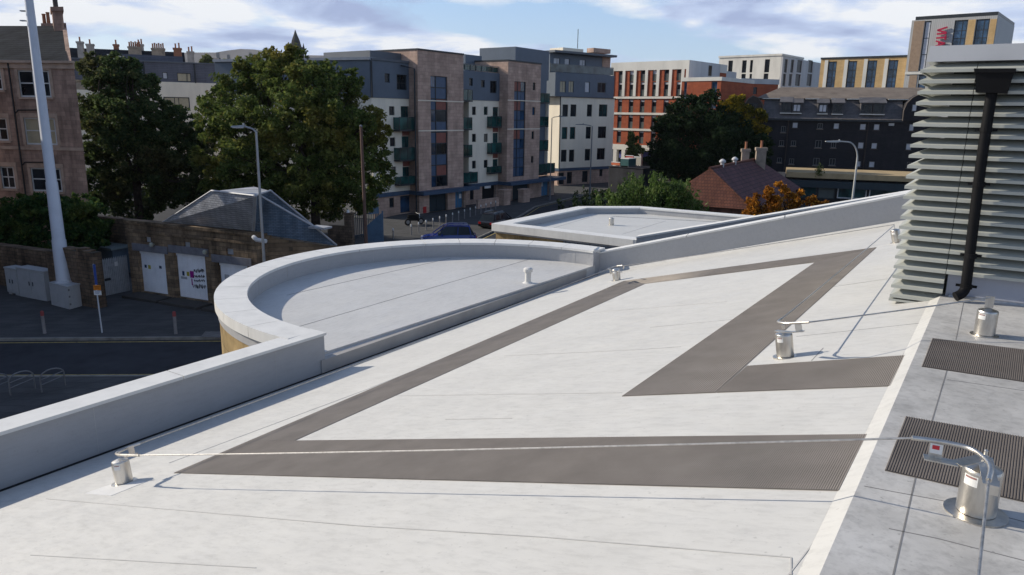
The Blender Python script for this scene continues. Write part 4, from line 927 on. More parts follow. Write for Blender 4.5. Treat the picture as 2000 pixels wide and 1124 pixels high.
wa = wins(a1, [(610, 228, 632, 275), (683, 240, 705, 285), (738, 245, 778, 320)], CR)
holewall(FA, 'attic', M_ATT, apt, um0, um1, zm + .01, zmt, wa, CR + .08, .16, 8)
for i, r in enumerate(wa): window(FA, apt, r, CR + .08, mull=((.5,) if i == 2 else ()))
m = MB(); zz1 = U(a1, 690, 150, CR)[1]
for k in range(9): u = um0 + (um1 - um0) * k / 8; FA.box(m, u - .03, u + .03, zmt, zz1, CR - .2, CR - .14)
FA.box(m, um0, um1, zz1, zz1 + .06, CR - .22, CR - .12); m.build('roof_rail', M_FRAMEG, apt)
mb = MB(); FA.box(mb, um0, um1, zmt + .1, zz1 - .05, CR - .26, CR - .23); mb.build('terrace_glass', M_BGL, apt)
panel(FA, apt, (U(a1, 590, 100, -5)[0], U(a1, 690, 100, -5)[0], zmt, U(a1, 640, 88, -5)[1]), -9, -5, M_ATT, 'roof_box')
wg = wins(a1, [(618, 893, 642, 970)], CR); gd = wins(a1, [(692, 905, 775, 975)], CR); gd = [(gd[0][0], gd[0][1], G + .12, zb0 - .12)]
holewall(FA, 'stone_base', M_PINK, apt, U(a1, 592, 930, CR)[0], um1, G, zb0 - .1, wg + gd, CR, .3, 8)
window(FA, apt, wg[0], CR); panel(FA, apt, gd[0], CR - .32, CR - .28, M_DARK, 'garage_entrance'); panel(FA, apt, (um0, um1, zb0 - .095, zb1 + .015), CR - 2, CR + .2, M_BAND, 'band')
panel(FA, apt, FA.rect(a1, (708, 868, 745, 900), CR + .1), CR + .04, CR + .1, M_LABEL, 'entrance_sign')
# ---- right of tower two: balcony column, then the end block on its own line
ur0 = u3 + .01; ur1 = U(a2, 470, 600, CR)[0]
panel(FA, apt, (ur0, ur1 + .5, zb1 + .02, U(a2, 430, 235, CR - 1)[1]), -6, CR - 1.0, M_ATT, 'balcony_recess')
panel(FA, apt, (U(a2, 438, 600, CR - 1)[0], ur1 + .6, zb1 + .03, U(a2, 440, 425, CR - 1)[1]), CR - .995, CR - .6, M_CREAM, 'cream_pier')
for r in ((402, 360, 470, 425), (398, 520, 462, 585), (394, 682, 460, 750), (390, 842, 505, 905)): balcony(FA, apt, FA.rect(a2, r, CR + .3), CR - 1, 1.3, M_BGL, M_FRAME)
t_B = unit((.77, .64, 0)); FB = Fac(gp(1187, 358)[:2], t_B)
def UB(x, y, d=0.0): return FB.uz(*a2(x, y), d)
ue0 = UB(538, 620)[0]; ue1 = UB(905, 620)[0]; zB1 = UB(720, 388)[1]; zBb = UB(700, 868)[1]; zBb0 = UB(700, 886)[1]; zBt = UB(700, 228)[1]
WB = [FB.rect(a2, r) for r in ((557, 437, 595, 520), (612, 437, 652, 520), (725, 437, 760, 520), (807, 437, 865, 520), (553, 592, 590, 675), (608, 592, 645, 675), (717, 590, 752, 672), (800, 588, 857, 668), (547, 748, 585, 830), (602, 747, 638, 830), (710, 742, 748, 822), (793, 737, 848, 815))]
holewall(FB, 'cream_wall', M_CREAM, apt, ue0, ue1, zBb + .01, zB1, WB, 0, .2, 12)
for i, r in enumerate(WB): window(FB, apt, r, 0, mull=((.5,) if i % 4 == 3 else ()), gl=(M_GLT if i in (3, 4, 5) else M_GL), fw=.08)
panel(FB, apt, (ue0 - .1, ue1 + .1, zBb0, zBb), -12, .15, M_BAND, 'band')
WG = [FB.rect(a2, r) for r in ((527, 905, 568, 985), (587, 900, 622, 980), (692, 893, 730, 970), (810, 880, 832, 930))]
holewall(FB, 'stone_base', M_PINK, apt, ue0, ue1, G, zBb0 - .005, WG, 0, .2, 12)
for r in WG: window(FB, apt, r, 0, fw=.08)
WA = [FB.rect(a2, r, .08) for r in ((540, 277, 580, 355), (600, 277, 635, 355), (712, 283, 745, 355), (797, 287, 855, 357))]
holewall(FB, 'attic', M_ATT, apt, UB(507, 300, .08)[0], ue1 - .35, zB1 + .01, zBt, WA, .08, .16, 11)
for i, r in enumerate(WA): window(FB, apt, r, .08, fr=M_FRAMEG, mull=((.5,) if i != 2 else ()), gl=(M_BLIND if i == 2 else M_LITC if i < 2 else M_GL))
panel(FB, apt, (ue0 - 1.2, ue1 + .05, zB1 - .06, zB1 + .008), -.5, .22, M_FRAME, 'parapet')
TD = -2.6
zPt = UB(690, 100, TD)[1]; WP = [FB.rect(a2, r, TD) for r in ((497, 118, 540, 186), (572, 122, 607, 200), (675, 130, 715, 190))]
up0, up1 = UB(470, 150, TD)[0], UB(885, 150, TD)[0]
holewall(FB, 'penthouse', M_ATT, apt, up0, up1, zBt - .3, zPt, WP, TD, .16, 8)
for i, r in enumerate(WP): window(FB, apt, r, TD, fr=M_FRAMEG, mull=((.6,) if i != 1 else ()), gl=M_BLIND)
panel(FB, apt, (up0 - .2, up1 + .1, zPt + .003, zPt + .32), TD - 8, TD + 1.3, M_ATT2, 'roof_edge')
panel(FB, apt, FB.rect(a2, (830, 112, 885, 205), TD + .05), TD + .003, TD + .06, M_PINK, 'stone_panel')
panel(FB, apt, FB.rect(a2, (770, 54, 887, 84), TD - 1.5), TD - 3, TD - 1.5, M_PINK, 'roof_wall'); panel(FB, apt, FB.rect(a2, (560, 52, 700, 75), TD - 3), TD - 6, TD - 3, M_CREAM, 'roof_upstand')
m = MB(); mb = MB(); zr1 = UB(700, 172, -.3)[1]; zr0 = zBt
for k in range(12): u = ue0 - 2 + (ue1 - ue0 + 1.7) * k / 11; FB.box(m, u - .03, u + .03, zr0, zr1, -.33, -.27)
FB.box(m, ue0 - 2, ue1 - .3, zr1, zr1 + .06, -.34, -.26); m.build('terrace_rail', M_FRAMEG, apt); FB.box(mb, ue0 - 2, ue1 - .3, zr0 + .1, zr1 - .04, -.25, -.235); mb.build('terrace_glass', glassy('terrace_glass', (.05, .07, .07), .1), apt)
zK = U(a2, 235, 40, -6)[1]; panel(FA, apt, (U(a2, 235, 55, -6)[0], U(a2, 466, 100, -6)[0], zmt, zK), -12, -6, M_ATT, 'tall_attic')
m = MB(); m.tube([FB.P(UB(540, 400)[0], zB1, .1), FB.P(UB(530, 860)[0] + .0, zBb, .1)], .09, 6); q = at(1128, 95, 105); m.tube([q, q + Z * 2.6], .05, 5); m.build('drainpipe', M_FRAME, apt)
# low front wall with piers by the second entrance
for r, nm in (((155, 1030, 200, 1124), 1), ((290, 1025, 333, 1118), 2)):
    q = FA.rect(a2, r, 2.2); mb = MB(); FA.box(mb, q[0], q[1], G, q[3], 1.4, 2.2); FA.box(mb, q[0] - .08, q[1] + .08, q[3] + .002, q[3] + .14, 1.32, 2.28)
    tag(mb.build('gate_pier', M_PINK), 'square stone gate pier left of the second entrance' if nm == 1 else 'square stone gate pier right of the second entrance', 'pier')
q = FA.rect(a1, (672, 970, 800, 1000), 2.0); mb = MB(); FA.box(mb, q[0], q[1], G, q[3], 1.6, 1.9); FA.box(mb, q[0], q[1], q[3] + .002, q[3] + .1, 1.55, 1.95); tag(mb.build('front_wall', M_PINK), 'low stone wall in front of the garage entrance', 'wall')

# the wing that turns back to the left at the corner
FW2 = Fac(FA.P(uC - .02, 0, CR)[:2], (.927, -.375)); uw2 = FW2.uz(425, 200)[0]
holewall(FW2, 'wing_attic', M_ATT, apt, uw2, 0, zat + .01, ztop, [FW2.rect(crop(360, 60, 3.307), r) for r in ((925, 330, 985, 420), (1000, 290, 1050, 350))], .05, .16, 8)
for r in ((925, 330, 985, 420), (1000, 290, 1050, 350)): window(FW2, apt, FW2.rect(crop(360, 60, 3.307), r), .05)
panel(FW2, apt, (uw2, 0, G, zat), -8, -.05, M_CREAM, 'wing_wall'); panel(FW2, apt, (uw2, .1, ztop + .002, ztop + .26), -8, .3, plain('pale_parapet', (.36, .37, .39), .6), 'parapet')

# ================================================================== LONG GREY BLOCK behind the trees
h1 = crop(130, 60, 5.917)
FL = Fac(at(300, 170, 96)[:2], (.89, .45))
lng = thing('grey_clad_block', 'long dark grey and cream modern block seen above the trees', 'building', FL.P(0, G))
def ULn(x, y, d=0.0): return FL.uz(*h1(x, y), d)
zl = ULn(1030, 365)[1]; zl1 = ULn(1200, 600)[1]; ul0 = ULn(-60, 400)[0]; ul1 = FL.uz(470, 150)[0]
WL = [FL.rect(h1, r) for r in ((1110, 483, 1165, 560), (1280, 493, 1437, 590))]
M_LCL = courses('grey_planks', FL.t, (0.13, 0.135, 0.165), (0.115, 0.12, 0.15), (0.05, 0.05, 0.06), 3.0, .22, .012, .6, .2, .5, .2, stain=.15)
holewall(FL, 'upper_wall', M_LCL, lng, ul0, ul1, zl1, zl, WL, 0, .16, 12)
window(FL, lng, WL[0], 0, gl=M_BLIND); window(FL, lng, WL[1], 0, fr=M_FRAME, gl=M_LITC, mull=(.68, .75))
mb = MB(); FL.box(mb, ul0, ul1, zl + .003, zl + .14, -12, .12); mb.build('parapet', M_ATT2, lng)
WL2 = [FL.rect(h1, (1125, 770, 1425, 925), .1)]
holewall(FL, 'cream_wall', M_CREAM, lng, ULn(1030, 650, .1)[0], FL.uz(430, 200, .1)[0], G, zl1 + .05, WL2, .1, .2, 10)
window(FL, lng, WL2[0], .1, gl=M_LITC, mull=(.42, .58), fw=.12)
panel(FL, lng, FL.rect(h1, (915, 595, 1030, 665), -.0), .003, .06, M_DARK, 'window_band'); panel(FL, lng, (ul0, ULn(1028, 650)[0], G, zl1 - 1.2), -10, -.01, M_CREAM, 'cream_base'); panel(FL, lng, (FL.uz(431, 200)[0], ul1, G, zl1 - .02), -10, -.01, M_CREAM, 'cream_base')
zs2 = ULn(980, 285, -4)[1]
panel(FL, lng, (ULn(632, 300, -4)[0], ULn(1345, 330, -4)[0], zl + .01, zs2), -11, -4, M_LCL, 'roof_storey'); panel(FL, lng, (ULn(468, 300, -4)[0], ULn(630, 300, -4)[0], zl + .01, zs2 - .1), -11, -4.1, M_CREAM, 'stair_head')
m = MB()
for x in (890, 1475): u = ULn(x, 400)[0]; m.tube([FL.P(u, zl, .1), FL.P(u, zl1, .1)], .09, 6)
m.build('drainpipe', M_FRAME, lng)
# old tenements and their chimneys beyond it
FO = Fac(at(260, 110, 128)[:2], (.93, .36))
old = thing('chimneyed_tenement_row', 'row of old slate roofs with many chimney stacks beyond the grey block', 'building', FO.P(0, G))
def UO(x, y, d=0.0): return FO.uz(*h1(x, y), d)
zo = UO(600, 222)[1]; uo0, uo1 = UO(-30, 230)[0], UO(1360, 260)[0]
M_OST = plain('old_stone', (.30, .25, .20), .85, 0, .2, .25, 1.2)
mb = MB(); mb.prism([FO.P(uo0, zo - 4.5, 5), FO.P(uo0, zo, 0), FO.P(uo0, zo - 4.5, -6)], FO.t * (uo1 - uo0)); mb.build('roof', M_SLATE, old)
mb = MB(); FO.box(mb, uo0, uo1, G, zo - 4.5, -6, 4.8); mb.build('wall', M_OST, old)
M_ORS = plain('stack_render', (.36, .33, .30), .85, 0, .2, .2, 1.0); M_BRS = plain('stack_brick', (.28, .13, .08), .85, 0, .2, .2, 1.0)
for (x0, x1, yt, dd_, pots, m_) in ((118, 190, 130, 2, 1, M_ORS), (228, 312, 158, 2, 1, M_ORS), (542, 600, 162, -1, 1, M_BRS), (712, 860, 190, 3, 6, M_OST), (812, 886, 160, -1, 2, M_ORS), (982, 1132, 208, 3, 6, M_OST), (1235, 1325, 205, 3, 2, M_BRS), (1392, 1470, 245, 3, 2, M_ORS)):
    ua, ub = UO(x0, yt, dd_)[0], UO(x1, yt, dd_)[0]; stack(old, FO, (ua + ub) / 2, zo - 5, UO((x0 + x1) / 2, yt, dd_)[1], dd_, ub - ua, .9, m_, pots)
# church spire
spb = at(580, 130, 330); spb = A3((spb[0], spb[1], G)); M_SPST = plain('spire_stone', (.10, .095, .085), .9, 0, .1, .2, .3)
spi = thing('church_spire', 'dark pointed church spire with corner pinnacles rising behind the big tree', 'church', spb)
zt_ = at(579.5, 60, 330)[2]; zm_ = at(580, 93, 330)[2]; ws_ = 330 * 26 / FPX
MB().lathe(A3((spb[0], spb[1], zm_)), Z, [(ws_ * .42, 0), (ws_ * .30, (zt_ - zm_) * .38), (ws_ * .13, (zt_ - zm_) * .72), (.05, zt_ - zm_)], 8).build('spire', M_SPST, spi)
MB().box(A3((spb[0], spb[1], (G + zm_) / 2)), A3((ws_ * .45, 0, 0)), A3((0, ws_ * .45, 0)), Z * (zm_ - G) / 2).build('tower', M_SPST, spi)
for sx in (-1, 1):
    for sy in (-1, 1): MB().lathe(A3((spb[0] + sx * ws_ * .44, spb[1] + sy * ws_ * .44, zm_ - 3)), Z, [(ws_ * .10, 0), (ws_ * .09, 2.6), (.03, 5.0)], 6).build('pinnacle', M_SPST, spi)

# ================================================================== RED BRICK BLOCK
r1 = crop(1180, 90, 4.321)
tR = unit((.763, -.647, 0)); FR = Fac(at(1230, 230, 128)[:2], tR)
red = thing('red_brick_block', 'red brick block with white vertical fins and grey window panels', 'building', FR.P(0, G))
M_BRK = courses('red_brick', tR, (0.40, 0.105, 0.05), (0.33, 0.085, 0.042), (0.26, 0.10, 0.06), .9, .3, .01, .85, .2, .4, .2, stain=.12)
M_WHC = plain('white_concrete', (0.66, 0.64, 0.58), .75, 0, .2, .1, .5, 0, True); M_WGR = plain('grey_and_shaded_white', (0.50, 0.50, 0.50), .8, 0, .2, .1, .5, 0, True)
M_PANG = plain('panel_grey', (.085, .10, .095), .5)
def UR(x, y, d=0.0): return FR.uz(*r1(x, y), d)
uq0, uq1 = UR(60, 300)[0], UR(707, 300)[0]; zq = UR(380, 132)[1]; zq1 = UR(380, 438)[1]
cols_u = [(122, 158), (215, 253), (308, 348), (408, 447), (507, 550), (611, 655)]
holes = []; rows = [(172, 300), (303, 430), (450, 568), (585, 700), (715, 828)]
WR = []
for ri, (ya, yb) in enumerate(rows):
    for ci, (xa, xb) in enumerate(cols_u):
        sh_ = -(ri) * 4.0
        yo = -(ci - 2.5) * 3 * (1.5 - ri) / 1.5 * .8
        q = FR.rect(r1, (xa + sh_, ya + yo, xb + sh_, yb + yo)); WR.append(q)
zbr = UR(250, 835)[1]
holewall(FR, 'brick_wall', M_BRK, red, uq0, uq1, zbr, zq - 1.4, WR, 0, .25, 14)
for i, q in enumerate(WR):
    w = window(FR, red, (q[0], q[1], q[2] + (q[3] - q[2]) * .45, q[3]), 0, .2, M_FRAMEG, M_BLIND if i in (1, 3) else M_GLFAR, .08)
    panel(FR, w, (q[0] + .02, q[1] - .02, q[2] + .02, q[2] + (q[3] - q[2]) * .44), -.21, -.14, M_PANG, 'lower_panel'); panel(FR, w, (q[0] + .12, q[1] - .12, q[3] - .45, q[3] - .12), -.145, -.13, M_WGR, 'blind')
panel(FR, red, (uq0 - .1, uq1 + .1, zq - 1.395, zq), -14, .12, M_WHC, 'parapet')
for xx in (70, 168, 262, 358, 455, 560, 663, 702):
    u = UR(xx, 290)[0]; panel(FR, red, (u - .26, u + .26 if xx < 700 else uq1 + .1, zq1 + .25, zq - 1.398), .003, .14, M_WHC, 'white_fin')
for y, x in ((438, 380), (574, 320), (708, 260)): z = UR(x, y)[1]; panel(FR, red, (uq0 - .05, uq1 + .05, z - .16, z + .2), .003, .16, M_WHC, 'floor_band')
panel(FR, red, (uq0 - .1, uq1, UR(250, 880)[1], zbr - .003), -12, .2, M_WHC, 'ground_fascia')
for xx in (95, 165, 300): u = UR(xx, 900)[0]; panel(FR, red, (u - .35, u + .35, G, UR(250, 880)[1] - .003), -.5, .19, M_WHC, 'ground_column')
panel(FR, red, (uq0, uq1, G, UR(250, 880)[1] - .01), -12, -2.0, M_GL, 'shopfront')
M_HOARD = plain('hoarding_blue', (.10, .12, .36), .6)
panel(FR, red, FR.rect(r1, (128, 893, 215, 945), -1.6), -1.95, -1.6, M_HOARD, 'blue_hoarding'); panel(FR, red, FR.rect(r1, (290, 895, 380, 940), -1.6), -1.95, -1.6, M_HOARD, 'blue_hoarding')
# white upper return and the lower brick wing in front
tR2 = unit((.647, .763, 0))
cnr = FR.P(uq1, 0, 0); FR2 = Fac(cnr[:2], tR2)
L2 = FR2.uz(*r1(960, 200))[0]
panel(FR2, red, (0.01, L2 * 1.05, UR(700, 300)[1] - 6, zq - .02), .003, .15, M_WGR, 'white_return')  # white wall greyed in its colour to stand in for weaker light
panel(FR2, red, (L2 * 1.06, FR2.uz(*r1(1118, 220), -3)[0], UR(700, 300)[1] - 6, zq - .6), -9, -3, M_WGR, 'white_return')
ww = FR2.rect(r1, (880, 165, 907, 255), .17); window(FR2, red, ww, .33, .16, M_FRAMEG)
DW = 5.0
uw0, uw1 = UR(652, 350, DW)[0], UR(985, 350, DW)[0]; zw1 = UR(820, 265, DW)[1]; zw2 = UR(820, 297, DW)[1]
WW = [FR.rect(r1, r, DW) for r in ((672, 303, 697, 428), (903, 300, 952, 428), (895, 450, 945, 530))]
holewall(FR, 'brick_wing', M_BRK, red, uw0, uw1, G, zw2 - .003, WW, DW, .25, 12)
for q in WW: window(FR, red, q, DW, .2, M_FRAMEG, M_GLB, .1, (), (.5,))
panel(FR, red, (uw0 - .1, uw1 + .1, zw2, zw1), DW - 12, DW + .1, M_WHC, 'parapet')
z = UR(820, 438, DW)[1]; panel(FR, red, (uw0, uw1 + .05, z - .16, z + .2), DW + .003, DW + .12, M_WHC, 'floor_band')
# low brick link further right
q = FR.P(uw1, 0, DW); FK = Fac(at(1480, 175, 150)[:2], (.95, .3))
lk = FK.rect(crop(1390, 20, 4.651), (262, 672, 600, 790)); WK = [FK.rect(crop(1390, 20, 4.651), r) for r in ((290, 700, 330, 770), (375, 700, 412, 765))]
holewall(FK, 'brick_link', M_BRK, red, lk[0], lk[1], G, lk[3], WK, 0, .2, 8)
for q in WK: window(FK, red, q, 0)
panel(FK, red, (lk[0] - .1, lk[1] + .1, lk[3] + .003, lk[3] + 1.0), -8, .1, M_WGR, 'parapet')

# ================================================================== WHITE, TAN AND TOWER BLOCKS (right)
v1 = crop(1390, 20, 4.651)
FV = Fac(at(1525, 110, 195)[:2], tR)
wht = thing('white_block', 'distant white panelled block with narrow dark windows', 'building', FV.P(0, G))
def UV(x, y, d=0.0): return FV.uz(*v1(x, y), d)
WV = [FV.rect(v1, r) for r in ((275, 457, 315, 570), (347, 455, 372, 567), (480, 448, 525, 567), (268, 580, 307, 655), (342, 580, 364, 652), (470, 577, 512, 665), (150, 460, 190, 560))]
va, vb_ = UV(65, 500)[0], UV(628, 500)[0]; zv = UV(350, 425)[1]
holewall(FV, 'front_wall', M_WHC, wht, va, vb_, G, zv, WV, 0, .3, 16)
for q in WV: window(FV, wht, q, 0, .25, M_FRAME, M_GLFAR)
FV2 = Fac(FV.P(vb_, 0)[:2], tR2)
WV2 = [FV2.rect(v1, r, .42) for r in ((660, 447, 688, 570), (718, 450, 745, 570), (775, 455, 820, 570), (880, 455, 920, 570), (645, 578, 672, 690), (700, 580, 728, 690), (760, 582, 805, 690), (865, 580, 908, 690))]
holewall(FV2, 'side_wall', M_WGR, wht, .02, FV2.uz(*v1(985, 500))[0] * 1.02, G, zv - .2, WV2, .42, .3, .5)  # side greyer than the white front, its shade put into the colour
for q in WV2: window(FV2, wht, q, .42, .25, M_FRAME, M_GLFAR)
mb = MB(); FV.box(mb, va - .2, vb_ + .2, zv + .003, zv + .5, -16, .2); mb.build('parapet', M_WHC, wht)
FT_ = Fac(at(1560, 140, 172)[:2], unit((.80, -.60, 0)))
M_TANP = courses('tan_brick', FT_.t, (0.60, 0.41, 0.20), (0.54, 0.36, 0.17), (0.42, 0.29, 0.15), 1.2, .35, .01, .85, .15, .5, .15, stain=.1)
tan_ = thing('tan_brick_block', 'tan brick block with four tall dark windows above the slate mansard', 'building', FT_.P(0, G))
def UT(x, y, d=0.0): return FT_.uz(*v1(x, y), d)
WT = [FT_.rect(v1, r) for r in ((1045, 468, 1123, 760), (1225, 464, 1306, 760), (1402, 458, 1488, 760), (1590, 455, 1678, 760))]
ta0, ta1 = UT(983, 560)[0], UT(1790, 560)[0]; zt0 = UT(1380, 438)[1]
holewall(FT_, 'wall', M_TANP, tan_, ta0, ta1, G, zt0, WT, 0, .3, 14)
for q in WT:
    window(FT_, tan_, q, 0, .25, M_FRAME, M_GLB, .18, (.58,), (.12, .35, .5, .72)); panel(FT_, tan_, (q[0] - .75, q[0] - .02, G, q[3] + .3), .003, .12, M_WHC, 'white_reveal')
mb = MB(); FT_.box(mb, ta0 - .1, ta1, zt0 + .003, zt0 + .4, -14, .15); mb.build('parapet', M_FRAME, tan_)
s7 = crop(1400, 10, 2.677)
FX = Fac(at(1850, 80, 150)[:2], tR); 
vit = thing('tower_block', 'tall tan and grey tower block with red vertical lettering on its top', 'building', FX.P(0, G))
def UX(x, y, d=0.0): return FX.uz(*s7(x, y), d)
xa0, xa1 = UX(1004, 210)[0], UX(1459, 120)[0]; zx = UX(1240, 68)[1]
M_RIB = courses('ribbed_metal', tR, (0.45, 0.45, 0.44), (0.43, 0.43, 0.42), (0.30, 0.30, 0.30), .35, 40, .03, .55, .06, .3, .3, off=0, stain=.05)
WX = [FX.rect(s7, r) for r in ((1072, 85, 1106, 345), (1228, 80, 1297, 330), (1340, 75, 1410, 330))]
ex = FX.rect(s7, (1050, 365, 1090, 480)); WX.append(ex)
holewall(FX, 'wall', M_RIB, vit, xa0, xa1, G, zx, WX, 0, .3, 22)
for i, q in enumerate(WX): window(FX, vit, q, 0, .25, M_FRAME, M_GLB if i != 0 else M_BLIND, .2, ((.6,) if i in (1, 2) else ()), (.15, .3, .62, .78) if i in (1, 2) else (.33, .66))
for r, m_ in (((1016, 85, 1070, 347), plain('taupe_panel', (.30, .215, .15), .7)), ((1299, 78, 1337, 330), M_TANP), ((1412, 75, 1446, 330), M_TANP), ((1002, 366, 1042, 480), plain('taupe_panel', (.30, .215, .15), .7))):
    panel(FX, vit, FX.rect(s7, r), .003, .08, m_, 'brick_panel')
z = UX(1030, 357)[1]; panel(FX, vit, (xa0, UX(1110, 357)[0], z - .25, z + .25), .003, .2, M_WHC, 'floor_band')
mb = MB(); FX.box(mb, xa0 + .6, xa1, zx + .003, zx + .7, -22, -.1); mb.build('parapet', M_FRAME, vit)
FX2 = Fac(FX.P(xa1, 0)[:2], tR2); Lx = FX2.uz(*s7(1545, 170))[0]; panel(FX2, vit, (.02, Lx, G, zx - .01), .003, .08, M_RIB, 'side_wall')
# lettering reads downwards
M_LET = plain('letter_red', (.42, .015, .06), .5)
sx0 = FX.rect(s7, (1153, 118, 1203, 172), .2)      # letter V cell; letters continue downwards
wdt = sx0[1] - sx0[0]; ch = (UX(1175, 120)[1] - UX(1175, 212)[1]) / 3.3
let = MB(); th = .30; d0_, d1_ = .25, .55
def lst(pts, z_top, hgt):
    """strokes in a unit letter (x right, y up) turned a quarter to read downwards"""
    for (xa, ya, xb, yb) in pts:
        p = FX.P(sx0[0] + ya * wdt, z_top - xa * hgt, 0); q = FX.P(sx0[0] + yb * wdt, z_top - xb * hgt, 0); d = unit(q - p); s_ = unit(np.cross(d, FX.n)) * th / 2
        let.hexa([p - s_ + FX.n * d0_, q - s_ + FX.n * d0_, q + s_ + FX.n * d0_, p + s_ + FX.n * d0_, p - s_ + FX.n * d1_, q - s_ + FX.n * d1_, q + s_ + FX.n * d1_, p + s_ + FX.n * d1_])
zl_ = UX(1175, 119)[1]
lst([(0, 1, .5, 0), (.5, 0, 1, 1)], zl_, ch)
lst([(.5, 0, .5, 1)], zl_ - ch * .72, ch * .9)
lst([(.5, 0, .5, 1), (.08, .95, .92, .95)], zl_ - ch * 1.45, ch * .95)
lst([(0, 0, .5, 1), (.5, 1, 1, 0), (.22, .35, .78, .35)], zl_ - ch * 2.5, ch)
let.build('lettering', M_LET, vit)

# ================================================================== DARK MANSARD BLOCK
k1 = crop(1440, 170, 4.497)
tM = unit((.943, -.332, 0)); FM = Fac(at(1640, 270, 108)[:2], tM)
mns = thing('mansard_block', 'dark brick block with a slate mansard roof, six dormers and bright blinds', 'building', FM.P(0, G))
M_DBR = courses('dark_brick', tM, (0.032, 0.031, 0.036), (0.025, 0.025, 0.03), (0.018, 0.018, 0.02), .5, .16, .01, .9, .2, .5, .2, stain=.15)
M_DBR2 = courses('brown_brick', tM, (0.075, 0.06, 0.055), (0.06, 0.05, 0.046), (0.04, 0.035, 0.03), .5, .16, .01, .9, .2, .5, .2, stain=.15)
M_MSL = courses('mansard_slates', tM, (0.14, 0.13, 0.13), (0.105, 0.10, 0.105), (0.05, 0.05, 0.05), .5, .22, .012, .65, .3, .4, .3, stain=.15)
M_MRF = plain('brown_roof', (.17, .14, .115), .85, 0, .2, .2, .6, .2)
def UM(x, y, d=0.0): return FM.uz(*k1(x, y), d)
um_0, um_1 = UM(-60, 400)[0], UM(1760, 400)[0]; zme = UM(830, 283)[1]
WMb = [(485, 313, 532, 362), (847, 320, 895, 370), (1078, 325, 1130, 378), (1200, 328, 1250, 380), (1510, 328, 1552, 388), (1060, 488, 1110, 543), (1178, 493, 1228, 545), (1482, 497, 1530, 555), (1043, 652, 1085, 703), (1157, 656, 1207, 708)]
WMd = [(705, 320, 750, 368), (385, 345, 425, 400), (368, 470, 410, 520), (472, 473, 515, 520), (685, 470, 740, 535), (825, 475, 868, 535), (667, 625, 722, 690), (808, 630, 862, 690), (350, 622, 390, 665), (455, 630, 498, 680), (1490, 660, 1530, 715)]
qb = [FM.rect(k1, r) for r in WMb]; qd = [FM.rect(k1, r) for r in WMd]
zmb = UM(1000, 770)[1]
holewall(FM, 'brick_wall', M_DBR, mns, um_0, um_1, zmb, zme, qb + qd, 0, .2, 13)
for q in qb: window(FM, mns, q, 0, .18, M_FRAMEG, M_BLIND, .06, (), (), M_DBR2)
for q in qd: window(FM, mns, q, 0, .18, M_FRAMEG, M_GL, .08, (.5,), (), M_MRF)
m = MB()
for xa, xb, y0_, y1_ in ((600, 775, 440, 745), (800, 950, 440, 750)): q = FM.rect(k1, (xa, y0_, xb, y1_)); pass
for xx in (432, 1130): u = UM(xx, 500)[0]; m.tube([FM.P(u, zme, .12), FM.P(u, zmb, .12)], .09, 6)
m.build('drainpipe', M_DBR2, mns)
panel(FM, mns, FM.rect(k1, (1330, 320, 1378, 342)), .003, .08, M_WGR, 'wall_sign')
# mansard: steep lower slope, shallow upper slope
ma, mbb = UM(222, 270)[0], UM(1450, 290)[0]
zk = UM(870, 105, -2.6)[1]; zrm = UM(1000, 5, -8)[1]
def quadm(name, pts, m): MB().poly(*pts).build(name, m, mns)
mb = MB(); mb.prism([FM.P(ma, zme + .01, .35), FM.P(ma, zk, -2.4), FM.P(ma, zk, -9), FM.P(ma, zme + .01, -9)], FM.t * (mbb - ma)); mb.build('mansard_slope', M_MSL, mns)
mb = MB(); FM.box(mb, ma - .1, mbb + .1, zme - .3, zme + .0, .02, .45); mb.build('gutter', M_FRAME, mns)
ux0, ux1 = UM(170, 75, -5)[0], UM(1640, 60, -5)[0]
mb = MB(); e = [FM.P(ux0, zk + .01, -2.0), FM.P(ux1 + 4, zk + .01, -2.0), FM.P(ux1 + 4, zk + .01, -14), FM.P(ux0, zk + .01, -14)]; rl, rr_ = FM.P(UM(385, 0, -8)[0], zrm, -8), FM.P(ux1, zrm, -8)
mb.poly(e[0], e[1], rr_, rl).poly(e[1], e[2], rr_).poly(e[2], e[3], rl, rr_).poly(e[3], e[0], rl).poly(*e[::-1]); mb.build('upper_roof', M_MRF, mns)
m = MB(); MBf = m
for xa, xb in ((222, 392), (598, 720), (822, 862), (965, 1095), (1325, 1520)):
    ua, ub = UM(xa, 102, -2.0)[0], UM(xb, 102, -2.0)[0]; FM.box(m, ua, ub, zk - .12, zk + .0, -1.98, -1.7)
m.build('lead_trim', M_WHC, mns)
# gabled ends with curved shoulders
for xs, sgn in (((70, 222), 1), ((1450, 1640), -1)):
    pts = []
    if sgn == 1: prof_ = [(62, 290), (62, 160), (95, 105), (140, 78), (185, 95), (215, 140), (235, 200), (222, 290)]
    else: prof_ = [(1452, 300), (1462, 210), (1490, 145), (1540, 95), (1600, 66), (1760, 60), (1760, 300)]
    ring = [FM.P(*UM(x, y, .5), .5) for x, y in prof_]; mb = MB(); mb.prism(ring, -FM.n * 9); mb.build('gable', M_DBR2 if sgn == 1 else M_DBR, mns)
    mb = MB(); mb.tube([FM.P(*UM(x, y, .5), .52) for x, y in (prof_[1:] if sgn == 1 else prof_[:-2])], .07, 6); mb.build('gable_coping', M_MRF, mns)
q = FM.rect(k1, (108, 143, 178, 202), .5); window(FM, mns, q, .68, .16, M_FRAME, M_GL, .08, (.5,)); q = FM.rect(k1, (1535, 155, 1575, 215), .5); window(FM, mns, q, .68, .16, M_FRAMEG, M_BLIND, .07)
